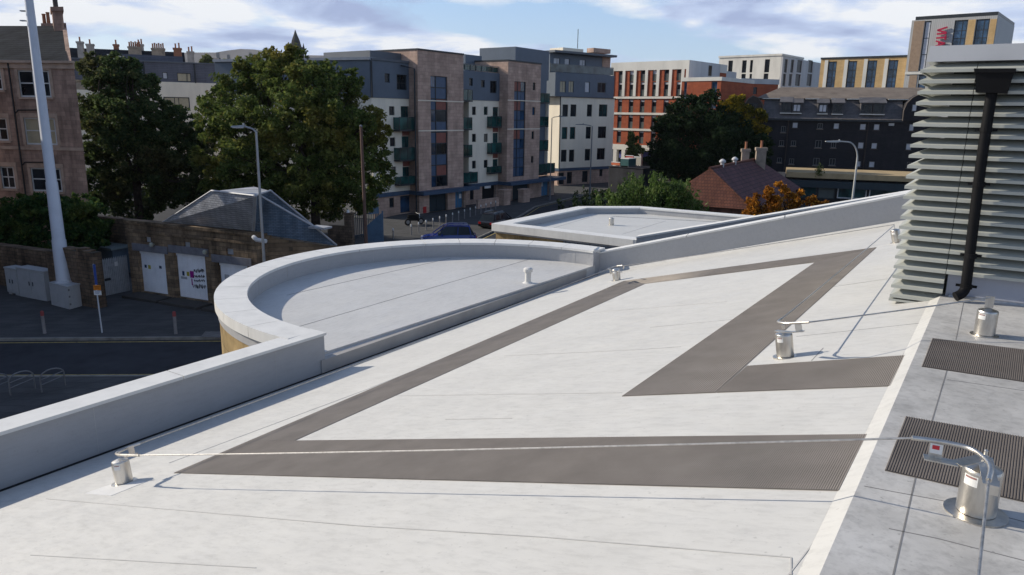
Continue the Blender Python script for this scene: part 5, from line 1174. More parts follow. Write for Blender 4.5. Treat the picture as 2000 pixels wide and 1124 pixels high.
for i, (xa, xb, ya, yb) in enumerate(((388, 468, 145, 218), (488, 560, 150, 220), (715, 790, 152, 225), (845, 925, 152, 228), (1092, 1180, 152, 228), (1200, 1290, 152, 230))):
    q = FM.rect(k1, (xa, ya, xb, yb), .15)
    mb = MB(); FM.box(mb, q[0] - .1, q[1] + .1, q[2] - .15, q[3] + .1, -3, -.05)
    mb.prism([FM.P(q[0] - .3, q[3] + .1, .2), FM.P(q[1] + .3, q[3] + .1, .2), FM.P(q[1] + .3, q[3] + .9, -2.6), FM.P(q[0] - .3, q[3] + .9, -2.6)], Z * .1); dm = mb.build('dormer', M_MSL, mns)
    window(FM, dm, q, .12, .16, M_FRAME, M_BLIND if i in (1, 2) else M_GL, .13, (.5,), (), None); 
    mb = MB(); FM.box(mb, q[0] - .15, q[1] + .15, q[2] - .28, q[2] - .155, -.3, .22); mb.build('dormer_sill', M_WHC, dm)
# podium fascia and shopfronts in front of it
FP_ = Fac(at(1660, 345, 92)[:2], tM)
pod = thing('shop_terrace', 'low shop row with a beige fascia in front of the dark mansard block', 'shop', FP_.P(0, G))
q = FP_.rect(k1, (430, 752, 1700, 805)); zf0 = FP_.uz(*k1(1000, 815))[1]; zf1 = FP_.uz(*k1(1000, 768))[1]
panel(FP_, pod, (q[0], q[1] + 4, zf0, zf1), -10, 0, plain('beige_fascia', (.40, .30, .17), .8, 0, .2, .15, 1), 'fascia')
panel(FP_, pod, (q[0], q[1] + 4, G, zf0 - .01), -10, -1.2, M_DARK, 'shop_back')
panel(FP_, pod, (q[0], q[1] + 4, zf0 - 1.2, zf0 - .3), -1.19, -.25, M_DOORD, 'sign_band')
for xa, xb, m_ in ((555, 700, M_GLT), (705, 860, M_PANG), (880, 1140, M_GLT), (1160, 1430, M_GLT)): r = FP_.rect(k1, (xa, 850, xb, 985), -1); window(FP_, pod, r, -1.0, .1, M_WGR if xa > 870 else M_FRAME, m_, .14, (), ())
# place of the leaf tuft that stands in for a hi-vis figure
tuft = FP_.P(FP_.uz(*k1(715, 770))[0], zf1, .2)

# ================================================================== RED-TILED HOUSE
c6 = crop(1160, 90, 3.1225)
M_TILE = courses('red_tiles', (.6, .8), (0.15, 0.065, 0.065), (0.11, 0.05, 0.055), (0.05, 0.025, 0.025), .32, .26, .02, .8, .3, .8, .5, stain=.3)
M_TILE2 = courses('sunlit_tiles', (1, -.3), (0.18, 0.07, 0.045), (0.14, 0.055, 0.04), (0.06, 0.03, 0.025), .32, .26, .02, .8, .3, .8, .5, stain=.3)  # warmer copy of the house tiles, sunlight painted into the colour
zhR = at(*c6(705, 748), 66)[2]; zhE = zhR - 3.2
hA = onz(*c6(705, 750), zhR); hB = onz(*c6(1000, 690), zhR - .0)
hse = thing('tiled_house', 'low house with a dark red tiled hipped roof, two vents and two chimneys', 'house', A3((hA[0], hA[1] + 4, G)))
ea = onz(*c6(600, 905), zhE); eb = onz(*c6(900, 960), zhE)
hd = unit(hB - hA); Lh = min(np.linalg.norm(hB - hA), 25); hB = hA + hd * Lh
side = A3((hd[1], -hd[0], 0)); side = side if np.dot(side, -hA) > 0 else -side
wdh = 4.3
p_nr0 = hA + side * wdh - hd * 1.3; p_fr0 = hA - side * wdh - hd * 1.3; p_nr1 = hB + side * wdh + hd * 3.6; p_fr1 = hB - side * wdh + hd * 3.6
def zset(p, z): return A3((p[0], p[1], z))
e1_, e2_, e3_, e4_ = [zset(p, zhE) for p in (p_fr0, p_nr0, p_nr1, p_fr1)]
MB().poly(e2_, e3_, hB, hA).poly(e4_, e1_, hA, hB).poly(e3_, e4_, hB).build('roof', M_TILE, hse); MB().poly(e1_, e2_, hA).poly(e1_ - Z * .05, e2_ - Z * .05, e3_ - Z * .05, e4_ - Z * .05).build('hip_end', M_TILE2, hse)
sw_ = .4
MB().prism([zset(p, G) for p in (p_fr0 + hd * sw_ + side * sw_, p_nr0 + hd * sw_ - side * sw_, p_nr1 - hd * sw_ - side * sw_, p_fr1 - hd * sw_ + side * sw_)], Z * (zhE - G - .06)).build('wall', courses('house_brick', hd, (.16, .07, .05), (.13, .06, .045), (.1, .07, .06), .45, .15), hse)
MB().tube([hA + Z * .05, hB + Z * .05], .13, 6).tube([e2_ + Z * .03, hA + Z * .06], .10, 6).build('ridge_tiles', M_TILE2, hse)
for (x, y) in ((787, 745), (880, 715)):
    q = hA + hd * (0.22 if x < 800 else .46) * Lh - Z * .1; MB().lathe(q, Z, [(.17, 0), (.17, .42), (.30, .46), (.30, .60), (.15, .74), (.04, .78)], 10).build('roof_vent', M_WGR, hse, True)
for (x0, x1, y0_, y1_, dep) in ((905, 948, 630, 695, 79), (993, 1050, 622, 690, 80)):
    q = at(*c6((x0 + x1) / 2, y0_), dep); w_ = (x1 - x0) / 3.1225 * dep / FPX; FH = Fac(q[:2], (1, -.2)); stack(hse, FH, 0, zhE, q[2], 0, w_, w_, M_OST, 1)

# ================================================================== HILLS AND FAR TOWN
def hill(name, prof, depth, thick, m):
    vs = []; fs = []; n_ = len(prof); r_ = random.Random(3)
    P = [at(x, y, depth) for x, y in prof]
    rows_ = 7
    for j in range(rows_):
        f = j / (rows_ - 1)
        for p in P: h = (p[2] - G) * (f ** 1.4); vs.append((p[0] * (1 - .35 * (1 - f)), p[1] * (1 - .35 * (1 - f)), G + h * (1 + .06 * r_.uniform(-1, 1) * (1 - f))))
    for p in P: vs.append((p[0] * 1.2, p[1] * 1.2, G))
    for j in range(rows_):
        for i in range(n_ - 1): fs.append((j * n_ + i, j * n_ + i + 1, (j + 1) * n_ + i + 1, (j + 1) * n_ + i))
    return struct(MB().add(vs, fs).build(name, m, None, True))
M_HILL = plain('heather_hill', (.115, .105, .10), .95, 0, .05, .3, .004)
hill('hills', [(120, 128), (250, 116), (330, 104), (380, 103), (420, 103), (445, 99), (470, 96), (495, 97), (520, 100), (550, 104), (590, 108), (640, 109), (680, 106), (705, 103), (725, 104), (760, 110), (830, 114), (1000, 128), (1300, 150), (1700, 170), (2200, 200)], 4200, 800, M_HILL)

# ================================================================== TREES AND SHRUBS
def leaf_mat(name, c1, c2, c3=None, p3=.08, clump=None, csc=.35, trans=.35):
    m = Mt(name, .7, 0, .06)
    ri = m.n.new('ShaderNodeNewGeometry').outputs['Random Per Island']
    stops = [(0.0, sc(c1, .65)), (.45, c1), (.8, c2)] + ([(1 - p3, c2), (1.0, c3)] if c3 else [(1.0, sc(c2, 1.15))])
    c = m.ramp(ri, stops)
    if clump: c = m.mix(m.ramp(m.noise(csc, 4, .6), [(.50, 0.0), (.66, .85)]), c, m.ramp(ri, [(0, sc(clump, .6)), (1, sc(clump, 1.25))]))
    m.col(c)
    t = m.n.new('ShaderNodeBsdfTranslucent'); m.l.new(c, t.inputs[0]); mx_ = m.n.new('ShaderNodeMixShader'); mx_.inputs[0].default_value = trans
    o_ = m.n['Material Output']; m.l.new(m.b.outputs[0], mx_.inputs[1]); m.l.new(t.outputs[0], mx_.inputs[2]); m.l.new(mx_.outputs[0], o_.inputs[0]); return m.m
def leaves_mesh(name, pts, size, m, parent, up=0.0, elong=1.6):
    n = len(pts); o_ = _org(parent); pts = pts - o_
    nrm = rng.normal(size=(n, 3)); nrm[:, 2] += .5; nrm /= np.linalg.norm(nrm, axis=1)[:, None]
    a = rng.normal(size=(n, 3)); a[:, 2] += up; a -= nrm * (a * nrm).sum(1)[:, None]; a /= np.linalg.norm(a, axis=1)[:, None] + 1e-9
    b = np.cross(nrm, a); s = size * rng.uniform(.55, 1.25, n)[:, None]
    v = np.stack([pts - a * s * elong * .5, pts + b * s * .42, pts + a * s * elong * .5 + nrm * s * .12, pts - b * s * .42], 1).reshape(-1, 3)
    me = bpy.data.meshes.new(name); me.vertices.add(4 * n); me.vertices.foreach_set('co', v.ravel().astype(np.float32))
    me.loops.add(4 * n); me.loops.foreach_set('vertex_index', np.arange(4 * n, dtype=np.int32)); me.polygons.add(n); me.polygons.foreach_set('loop_start', np.arange(0, 4 * n, 4, dtype=np.int32))
    me.update(calc_edges=True); me.validate(); me.materials.append(m)
    ob = bpy.data.objects.new(name, me); COL.objects.link(ob); ob.parent = parent; ORG[ob.name] = o_; return ob
def crown_points(blobs, n, clumps=26, cr=.30, inner=.35):
    """blobs (centre, radius xyz): leaves gathered in clumps spread over each blob's outer shell"""
    out_ = []; vol = np.array([np.prod(b[1]) ** (2 / 3) for b in blobs]); share = (vol / vol.sum() * n).astype(int)
    for (c, r), k in zip(blobs, share):
        c, r = A3(c), A3(r); d = rng.normal(size=(clumps, 3)); d /= np.linalg.norm(d, axis=1)[:, None]
        cc = d * (inner + (1 - inner) * rng.uniform(0, 1, clumps) ** .5)[:, None]
        idx = rng.integers(0, clumps, k); w = rng.uniform(.6, 1.35, clumps)[idx]
        e = rng.normal(size=(k, 3)); e /= np.linalg.norm(e, axis=1)[:, None]; e *= (rng.uniform(0, 1, k) ** .45 * w * cr)[:, None]; e[:, 2] *= .75
        out_.append(c + (cc[idx] + e) * r)
    return np.concatenate(out_)
M_BARK = plain('bark', (.055, .042, .032), .95, 0, .1, .35, 3, .6)
def limb(mb, p, q, r0_, r1_, bend=.12):
    p, q = A3(p), A3(q); L_ = np.linalg.norm(q - p); off_ = rng.normal(size=3) * L_ * bend; n_ = 7
    pts = [p + (q - p) * (i / n_) + off_ * math.sin(pi * i / n_) for i in range(n_ + 1)]; mb.tube(pts, [r0_ + (r1_ - r0_) * i / n_ for i in range(n_ + 1)], 7); return pts
def tree(label, blobs, n, size, m, base, rt, fork, cat='tree', name='tree', cr=.30, clumps=26, inner=.35, up=0.0, group=None):
    t = thing(name, label, cat, base, group); mb = MB(); base = A3(base); tot = sum(np.prod(b[1]) for b in blobs)
    top = base + Z * fork + A3((rng.normal() * .2, rng.normal() * .2, 0)); limb(mb, base - Z * .2, top, rt, rt * .72, .02)
    for c, r in blobs:
        c = A3(c); pts = limb(mb, top - Z * .1, c, rt * .42, rt * .10)
        for k in range(5):
            d = rng.normal(size=3); d[2] = abs(d[2]) * .6; limb(mb, pts[4 + k % 3], c + d / np.linalg.norm(d) * A3(r) * .85, rt * .13, rt * .03)
    mb.build('trunk', M_BARK, t, True); leaves_mesh('crown', crown_points(blobs, n, clumps, cr, inner), size, m, t, up); return t
def blobs_px(lst, depth, squash=.9, dz=1.0):
    """(px, py, radius px [, depth offset]) -> blobs in the world"""
    o_ = []
    for b in lst:
        d = depth + (b[3] if len(b) > 3 else 0); r = b[2] * d / FPX; o_.append((at(b[0], b[1], d), (r, r * dz, r * squash)))
    return o_
LF_MAPLE = leaf_mat('leaf_maple', (.086, .125, .034), (.158, .195, .048), (.24, .18, .05), .04, (.22, .18, .04), .16)
LF_DARK = leaf_mat('leaf_dark', (.054, .088, .034), (.100, .134, .045), (.16, .14, .05), .05, (.115, .10, .045), .14)
LF_HOLLY = leaf_mat('leaf_evergreen', (0.013, 0.029, 0.011), (0.026, 0.044, 0.015), None, .05, None, .3, .15)
LF_YEL = leaf_mat('leaf_autumn_yellow', (.20, .16, .02), (.42, .30, .03), (.50, .33, .03), .2, (.03, .05, .014), .3, .4)
LF_WIL = leaf_mat('leaf_willow', (.085, .145, .034), (.150, .205, .058), (.24, .29, .12), .14, (.045, .08, .035), .6, .42)
LF_OR = leaf_mat('leaf_orange', (0.330, 0.128, 0.018), (0.600, 0.255, 0.030), (0.750, 0.390, 0.060), .25, (0.240, 0.090, 0.018), .7, .4)
LF_HEDGE = leaf_mat('leaf_hedge', (0.030, 0.069, 0.022), (0.060, 0.112, 0.030), (0.125, 0.150, 0.037), .08, (0.094, 0.112, 0.025), .5, .3)
LF_GRN = leaf_mat('leaf_far', (.12, .15, .05), (.22, .23, .07), None, .1, None, .3, .4)
# big maple in front of the flats
big = [(560, 150, 58), (510, 165, 52, 2), (455, 190, 50, 1), (610, 180, 58, -2), (660, 190, 46), (700, 235, 50), (640, 250, 62, -3), (570, 235, 70, -3), (490, 250, 66, -2), (430, 235, 46), (430, 300, 52, 1), (500, 330, 70, -2), (590, 330, 74, -3), (670, 325, 62, -2), (725, 300, 40), (740, 345, 32, 1), (700, 375, 46), (620, 385, 58), (530, 380, 56), (455, 370, 52, 1), (578, 118, 26), (640, 140, 26), (748, 260, 20), (520, 118, 22, 1), (478, 132, 22, 1), (685, 155, 24), (410, 205, 26, 1), (558, 248, 28, -4), (712, 245, 26, -2)]
tree('largest leafy maple behind the garage, top turning golden', blobs_px(big, 59, .95), 115000, .20, LF_MAPLE, gp(622, 470)[:3] * 1.0 if False else A3((at(618, 430, 59)[0], at(618, 430, 59)[1], G)), .42, 5.0, cr=.24, clumps=64)
left = [(185, 130, 30, 1), (235, 140, 38), (205, 175, 46), (262, 180, 48), (180, 225, 40, 1), (235, 240, 60, -1), (300, 245, 56), (190, 300, 46), (260, 310, 66, -1), (340, 290, 54), (385, 300, 40, 1), (350, 355, 56), (275, 375, 62), (200, 370, 52), (180, 140, 22, 2), (405, 360, 46, 1), (215, 122, 16), (255, 130, 18), (330, 225, 34, 1), (365, 250, 30, 1)]
tree('broad dark green tree beside the stone tenement', blobs_px(left, 66, .95), 85000, .22, LF_DARK, A3((at(270, 400, 66)[0], at(270, 400, 66)[1], G)), .4, 5.0, cr=.25, clumps=56)
hedge = [(20, 425, 36), (70, 418, 40), (120, 415, 38), (165, 425, 42), (30, 470, 46), (95, 465, 48), (150, 470, 46), (40, 515, 40, -1), (100, 510, 36, -1), (190, 455, 34, 2), (-20, 450, 50), (165, 400, 26, 1), (60, 398, 26, 1)]
t = thing('garden_hedge', 'overgrown dark green hedge spilling over the old wall at the left', 'hedge', A3((at(80, 500, 46)[0], at(80, 500, 46)[1], G)))
leaves_mesh('foliage', crown_points(blobs_px(hedge, 46, .9, 1.0), 30000, 30, .34), .19, LF_HEDGE, t)
mb = MB(); bq = A3((at(80, 500, 46)[0], at(80, 500, 46)[1], G))
for c, r in blobs_px(hedge, 46): limb(mb, A3((c[0] * .9 + bq[0] * .1, c[1], G - .1)), c, .07, .02)
mb.build('stems', M_BARK, t)
dk = [(1340, 230, 40), (1375, 225, 46, 1), (1310, 265, 42), (1360, 280, 60, -2), (1420, 270, 50), (1450, 285, 48, 1), (1300, 305, 38), (1400, 320, 58, -1), (1465, 310, 36, 2), (1330, 325, 44), (1430, 235, 34, 2), (1490, 290, 22, 2)]
tree('dense dark evergreen tree in front of the red brick block', blobs_px(dk, 96, .95), 60000, .30, LF_HOLLY, A3((at(1370, 330, 96)[0], at(1370, 330, 96)[1], G)), .45, 3.5, cr=.28, clumps=46)
yl = [(1425, 205, 17), (1446, 214, 24), (1470, 230, 24), (1410, 226, 14), (1455, 246, 22), (1488, 258, 16)]
tree('yellowing tree rising above the right side of the dark evergreen', blobs_px(yl, 97, .95), 15000, .28, LF_YEL, A3((at(1455, 330, 98.5)[0], at(1455, 330, 98.5)[1], G)), .25, 5, cr=.4, clumps=22)
sm = [(1238, 268, 10), (1235, 285, 13), (1244, 296, 12), (1230, 300, 9)]
tree('small pale young tree before the red brick block', blobs_px(sm, 110, 1.1), 2200, .34, LF_GRN, A3((at(1238, 320, 110)[0], at(1238, 320, 110)[1], G)), .10, 2.5, cr=.4, clumps=14)
# willow-like shrub with upright shoots
def shoots(name, label, cat, px0, px1, ybase, depth, nst, hmin, hmax, nl, size, m, lean=.35, spread=2.2):
    b0, b1 = at(px0, ybase, depth), at(px1, ybase, depth); bc = (b0 + b1) / 2; bc = A3((bc[0], bc[1], G)); t = thing(name, label, cat, bc); mb = MB(); P = []
    for k in range(nst):
        u = (k + rng.uniform(0, 1)) / nst; p = b0 + (b1 - b0) * u; p = A3((p[0], p[1] + rng.uniform(-spread, spread), G)); zb_ = b0[2]
        h = zb_ - G + rng.uniform(hmin, hmax) * (1 - .55 * abs(2 * u - 1) ** 2.2); q = p + A3(((u - .5) * lean * 6 + rng.normal() * .45, rng.normal() * .4, h)); p2 = p * .55 + A3((bc[0], p[1], G)) * .45
        pts = limb(mb, p2, q, .035, .008, .04); K = int(nl / nst); f = rng.uniform(.25, 1.0, K) ** .8; seg = np.array([pts[min(int(x * 7), 7)] for x in f]); nxt = np.array([pts[min(int(x * 7) + 1, 7)] for x in f]); fr_ = (f * 7) % 1
        w = .34 * (1.08 - f)[:, None] + .05; P.append(seg + (nxt - seg) * fr_[:, None] + rng.normal(size=(K, 3)) * w)
    mb.build('stems', M_BARK, t); leaves_mesh('foliage', np.concatenate(P), size, m, t, 1.6, 2.2); return t
shoots('green_shrub', 'bright green shrub with upright shoots behind the low annex', 'shrub', 1203, 1345, 405, 41, 110, .7, 1.95, 30000, .11, LF_WIL, .16, 1.4)
shoots('dark_shrub', 'dark twiggy shrub at the kerb left of the bright green shrub', 'shrub', 1135, 1200, 400, 52, 30, .2, 1.3, 4000, .13, LF_HOLLY)
orb = [(1470, 395, 20), (1500, 372, 18), (1535, 368, 16), (1510, 395, 24), (1550, 390, 22), (1585, 388, 16), (1600, 400, 16), (1460, 415, 18), (1490, 420, 26), (1540, 415, 26), (1580, 412, 22), (1520, 355, 9), (1478, 378, 10), (1565, 372, 9), (1612, 392, 7)]
tree('orange autumn bush with sparse leaves behind the far parapet', blobs_px([(b[0], b[1] + 5, b[2] * .72) for b in orb], 34, 1.0), 9000, .10, LF_OR, A3((at(1530, 430, 34)[0], at(1530, 430, 34)[1], G)), .10, 4.0, 'bush', 'autumn_bush', cr=.45, clumps=26, inner=.0)
# far treetops and houses on the slope below the hills
for i, (px, py, rp, dep, lab) in enumerate(((404, 118, 9, 260, 'round green far treetop right of the chimneys'), (470, 124, 8, 320, 'small far tree near the pale gabled house'), (520, 120, 9, 330, 'far tree left of the church spire'), (440, 122, 6, 340, 'tiny far tree between far rooftops'))):
    tree(lab, blobs_px([(px, py, rp), (px + rp * .8, py + 3, rp * .7), (px - rp * .8, py + 3, rp * .7)], dep), 900, .9, LF_GRN, A3((at(px, py, dep)[0], at(px, py, dep)[1], G)), .4, 12, cr=.45, clumps=12)
M_FARW = plain('far_wall', (.34, .31, .28), .9); M_FARR = plain('far_roof', (.10, .095, .10), .9)
for i, (px, py, w_, h_, lab) in enumerate(((418, 112, 16, 10, 'far stone house with a dark roof right of the far treetop'), (438, 116, 14, 8, 'far house with a stepped roofline'), (478, 112, 20, 14, 'far pale gabled house with a round window'), (500, 117, 14, 8, 'far low house left of the spire tree'), (455, 118, 12, 7, 'far small house between two treetops'))):
    dep = 380 + 6 * i; Fh = Fac(at(px, py, dep)[:2], (.97, .2 - .1 * i)); s_ = dep / FPX; zt_ = at(px, py, dep)[2]; hs_ = thing('far_house', lab, 'house', Fh.P(0, G), 'far houses below the hills'); w2_ = w_ * s_ / 2
    MB().hexa([Fh.P(-w2_, G, 0), Fh.P(w2_, G, 0), Fh.P(w2_, G, -9), Fh.P(-w2_, G, -9), Fh.P(-w2_, zt_ - h_ * .4 * s_, 0), Fh.P(w2_, zt_ - h_ * .4 * s_, 0), Fh.P(w2_, zt_ - h_ * .4 * s_, -9), Fh.P(-w2_, zt_ - h_ * .4 * s_, -9)]).build('wall', M_FARW, hs_)
    MB().prism([Fh.P(-w2_ * 1.05, zt_ - h_ * .4 * s_ + .02, .3), Fh.P(-w2_ * 1.05, zt_, -4.5), Fh.P(-w2_ * 1.05, zt_ - h_ * .4 * s_ + .02, -9.3)], Fh.t * w2_ * 2.1).build('roof', M_FARR, hs_)
    MB().box(Fh.P(w2_ * .6, zt_ + .6, -4.5), Fh.t * .7, Fh.n * .7, Z * 2.0).build('chimney', M_FARW, hs_)

# ================================================================== STREET FURNITURE
M_LAMP = plain('lamp_grey', (.30, .31, .32), .45, .4, .4, .1, 4); M_MAST = plain('mast_paint', (.50, .52, .56), .4, 0, .4, .05, 1.5); M_CAB = plain('cabinet_paint', (.40, .41, .42), .5, 0, .3, .08, 2)
# telecom mast with its cabinet
mc = [gp(*p7(x, y)) for x, y in ((570, 785), (770, 838), (918, 795))]
zc_ = G + 1.85
def upto(p, z): return A3((p[0], p[1], z))
mst = thing('telecom_mast', 'tall pale tapered telecom mast standing on a grey street cabinet', 'mast', (mc[0] + mc[2]) / 2)
c4 = mc[0] + mc[2] - mc[1]; ringm = [mc[1], mc[2], c4, mc[0]]
zc_ = onpl(*p7(770, 575), mc[1], unit(A3((-mc[1][0], -mc[1][1], 0))))[2]
MB().prism(ringm, Z * (zc_ - G)).build('cabinet', M_CAB, mst)
cen = sum(ringm) / 4; r2_ = [cen + (p - cen) * 1.03 for p in ringm]; MB().prism([upto(p, zc_ + .003) for p in r2_], Z * .07).build('cabinet_lid', M_CAB, mst)
pb_ = onz(*p7(703, 515), zc_ + .07); dpm = float(pb_ @ _F); top_ = at(57, 0, dpm * 1.0); hh = top_[2] - pb_[2]
axm = (at(57, 5, dpm) - pb_); axm = axm / axm[2]
MB().tube([pb_ + axm * z for z in (0, 2.2, 2.25, 5.2, 5.25, hh * 1.12)], [.36, .345, .315, .29, .265, .20], 20).build('pole', M_MAST, mst, True)
MB().lathe(pb_, Z, [(.42, 0), (.42, .06), (.38, .08)], 20).build('pole_base', M_MAST, mst, True)
for y in (22, 41): q = onpl(50, y, pb_, _F); MB().box(q - A3((.12, 0, 0)), A3((.14, 0, 0)), A3((0, .1, 0)), Z * .03).build('antenna_bracket', M_LAMP, mst)
dn2 = unit(np.cross(Z, mc[2] - mc[1])); dn2 = dn2 if np.dot(dn2, -mc[1]) > 0 else -dn2
for f in (.3, .62, .9): q = mc[1] + (mc[2] - mc[1]) * .08; MB().box(upto(q, G + (zc_ - G) * f) + dn2 * .012, unit(mc[2] - mc[1]) * .04, dn2 * .012, Z * .05).build('hinge', M_FRAMEG, mst)
# the pair of older cabinets further left
def cabinet(x0, x1, ytop, yb0, yb1, x2, label, feet=False):
    p, q = gp(*p7(x0, yb0)), gp(*p7(x1, yb1)); Fc = Fac(p[:2], (q - p)[:2]); L_ = np.linalg.norm(q - p); zt_ = Fc.uz(*p7((x0 + x1) / 2, ytop))[1]; t = thing('street_cabinet', label, 'cabinet', p); dp = .62
    mb = MB(); Fc.box(mb, 0, L_, G + (.25 if feet else .02), zt_, -dp, 0); mb.build('cabinet_body', M_CAB, t); mb = MB(); Fc.box(mb, -.03, L_ + .03, zt_ + .003, zt_ + .08, -dp - .03, .03); mb.build('cabinet_lid', M_CAB, t)
    for k in range(2):
        a_, b_ = L_ * (.04 + .48 * k), L_ * (.48 + .48 * k); mb = MB(); Fc.box(mb, a_, b_, G + .35, zt_ - .1, .003, .02); dr_ = mb.build('cabinet_door', M_CAB, t); mb = MB(); Fc.box(mb, b_ - .14 if k == 0 else a_ + .08, b_ - .09 if k == 0 else a_ + .13, (G + zt_) / 2, (G + zt_) / 2 + .22, .022, .045); mb.build('handle', M_FRAME, dr_)
    mb = MB(); Fc.box(mb, .02, L_ * .3, G, G + .24, -dp + .05, -.05); Fc.box(mb, L_ * .6, L_ - .02, G, G + .24, -dp + .05, -.05); mb.build('plinth', M_CAB, t)
cabinet(225, 520, 395, 690, 748, 0, 'wider grey street cabinet immediately left of the mast cabinet'); cabinet(90, 215, 380, 665, 690, 0, 'smaller grey street cabinet at the far left', True)
# street lamps
def lamp(px, pyb, depth, pyt, arm_px, label, r=.075, m=None, curve=False, head=True):
    m = m or M_LAMP; b = at(px, pyb, depth); b = upto(b, G); zt_ = at(px, pyt, depth)[2]; t = thing('street_lamp', label, 'street lamp', b, 'street lamps'); al = arm_px * depth / FPX; sg = 1 if al > 0 else -1
    if curve:
        P = [b, upto(b, zt_ - 1.3)] + [upto(b, zt_ - 1.3) + A3((al * .45 * (1 - cos(a)), 0, 1.3 * sin(a))) for a in np.linspace(.2, pi / 2, 7)] + [upto(b, zt_) + A3((al * .75, 0, .03))]
    else: P = [b, upto(b, zt_ - .12), upto(b, zt_) + A3((al * .18, 0, 0)), upto(b, zt_) + A3((al * .6, 0, .10))]
    MB().tube([b, upto(b, G + 1.6), upto(b, G + 1.65)], [r * 1.6, r * 1.6, r], 12).tube(P, [r, r * .72] + [r * .55] * (len(P) - 2), 12).build('lamp_post', m, t, True)
    if head:
        e_ = P[-1]; mb = MB(); sx = sg; hl = abs(al) * .42 + .25
        mb.hexa([e_ + A3((0, -.13, -.05)), e_ + A3((sx * hl, -.10, -.04)), e_ + A3((sx * hl, .10, -.04)), e_ + A3((0, .13, -.05)), e_ + A3((0, -.10, .07)), e_ + A3((sx * hl, -.06, .02)), e_ + A3((sx * hl, .06, .02)), e_ + A3((0, .10, .07))]).build('lamp_head', m, t)
        mb = MB(); mb.box(e_ + A3((sx * hl * .5, 0, -.06)), A3((hl * .38, 0, 0)), A3((0, .08, 0)), Z * .012).build('lens', M_LABEL, t); MB().lathe(e_ + A3((sx * .05, 0, .06)), Z, [(.05, 0), (.05, .07), (.02, .09)], 8).build('photocell', m, t)
    return t
lamp(519, 560, 34.5, 251, -34, 'grey street lamp rising in front of the stone garage')
lamp(1664, 398, 56, 277, -50, 'pale street lamp with a curved neck before the dark mansard block', .095, plain('lamp_pale', (.42, .42, .40), .45), True)
lamp(1152, 372, 95, 245, -28, 'thin dark street lamp at the end of the cream block', .09, M_FRAMEG); lamp(1074, 385, 92, 229, 22, 'thin dark street lamp beside the second stair tower', .07, M_FRAMEG)
t = thing('timber_pole', 'plain brown pole standing beside the big maple', 'pole', upto(at(716, 475, 50), G)); bq = upto(at(716, 475, 50), G); tq = at(705, 248, 50)
MB().tube([bq, tq], [.13, .09], 10).build('pole_shaft', plain('brown_pole', (.13, .075, .055), .8), t, True); q = at(712, 400, 58); MB().lathe(tq, Z, [(.11, 0), (.11, .08), (.03, .14)], 8).build('pole_cap', M_FRAMEG, t)
# bollards with red reflective tops
M_BOL = plain('bollard_grey', (.22, .21, .21), .6); M_REDB = plain('bollard_red', (.26, .05, .05), .5)
def bollard(p, h, r, label, grp, top=True):
    t = thing('bollard', label, 'bollard', p, grp); MB().lathe(p, Z, [(r * 1.2, 0), (r, .05), (r, h * .78)], 10).build('post', M_BOL, t, True); MB().lathe(p + Z * h * .78, Z, [(r * 1.08, 0), (r * 1.08, h * .16), (r * .9, h * .2), (r * .4, h * .22)], 10).build('cap', M_REDB if top else M_LABEL, t, True); return t
bollard(gp(88, 656) + Z * .12, 1.1, .075, 'slim red-topped bollard left of the traffic sign pole', 'red-topped bollards'); bollard(gp(344, 657) + Z * .12, 1.1, .075, 'slim red-topped bollard before the middle garage door', 'red-topped bollards')
pa_, pb2 = gp(803, 462), gp(968, 411)
proto = None
for k in range(15):
    f = k / 14; p = pa_ + (pb2 - pa_) * f; p = upto(p, G + .12); lab = 'thin grey bollard in the long row along the flats pavement'
    if proto is None: proto = bollard(p, .95, .055, lab, 'bollards along the flats', False)
    else: copy_tree(proto, p, lab)
for k, (x, y) in enumerate(((768, 470), (742, 473))): bollard(upto(gp(x, y), G + .1), .95, .055, ('thin grey bollard right of the blue gate', 'thin grey bollard hard against the blue gate')[k], 'bollards along the flats', False)
# sign pole
sp_ = gp(200, 655) + Z * .12; zs1 = onpl(182, 516, sp_, _F); sgn = thing('sign_pole', 'thin pole with an orange and white notice and a blue sign above', 'sign', sp_)
ax_ = (zs1 - sp_) / (zs1 - sp_)[2]; MB().tube([sp_, zs1], .035, 8).build('pole', M_GAL, sgn, True)
def sp_plate(r, m, nm, o=0.06, par=None):
    Fs = Fac(sp_[:2], (1, 0)); q = Fs.rect(p7, r, o); mb = MB(); Fs.box(mb, q[0], q[1], q[2], q[3], o - .01, o); return mb.build(nm, m, par or sgn)
sp_plate((1025, 548, 1105, 602), plain('sign_orange', (.62, .20, .015), .45), 'orange_sign'); wn = sp_plate((1031, 608, 1112, 656), M_LABEL, 'white_notice'); sp_plate((1030, 320, 1058, 540), plain('sign_blue', (.03, .07, .28), .5), 'blue_sign', .05)
wn2 = wn
for (a_, b_, c_, d_) in ((1040, 618, 1098, 624), (1040, 632, 1085, 638)): sp_plate((a_, b_, c_, d_), plain('sign_text', (.15, .2, .35), .5), 'text_line', .068, wn2)
for (a_, b_, c_, d_) in ((1035, 560, 1095, 567), (1040, 576, 1088, 583)): sp_plate((a_, b_, c_, d_), plain('sign_text2', (.25, .07, .01), .5), 'text_line', .068)
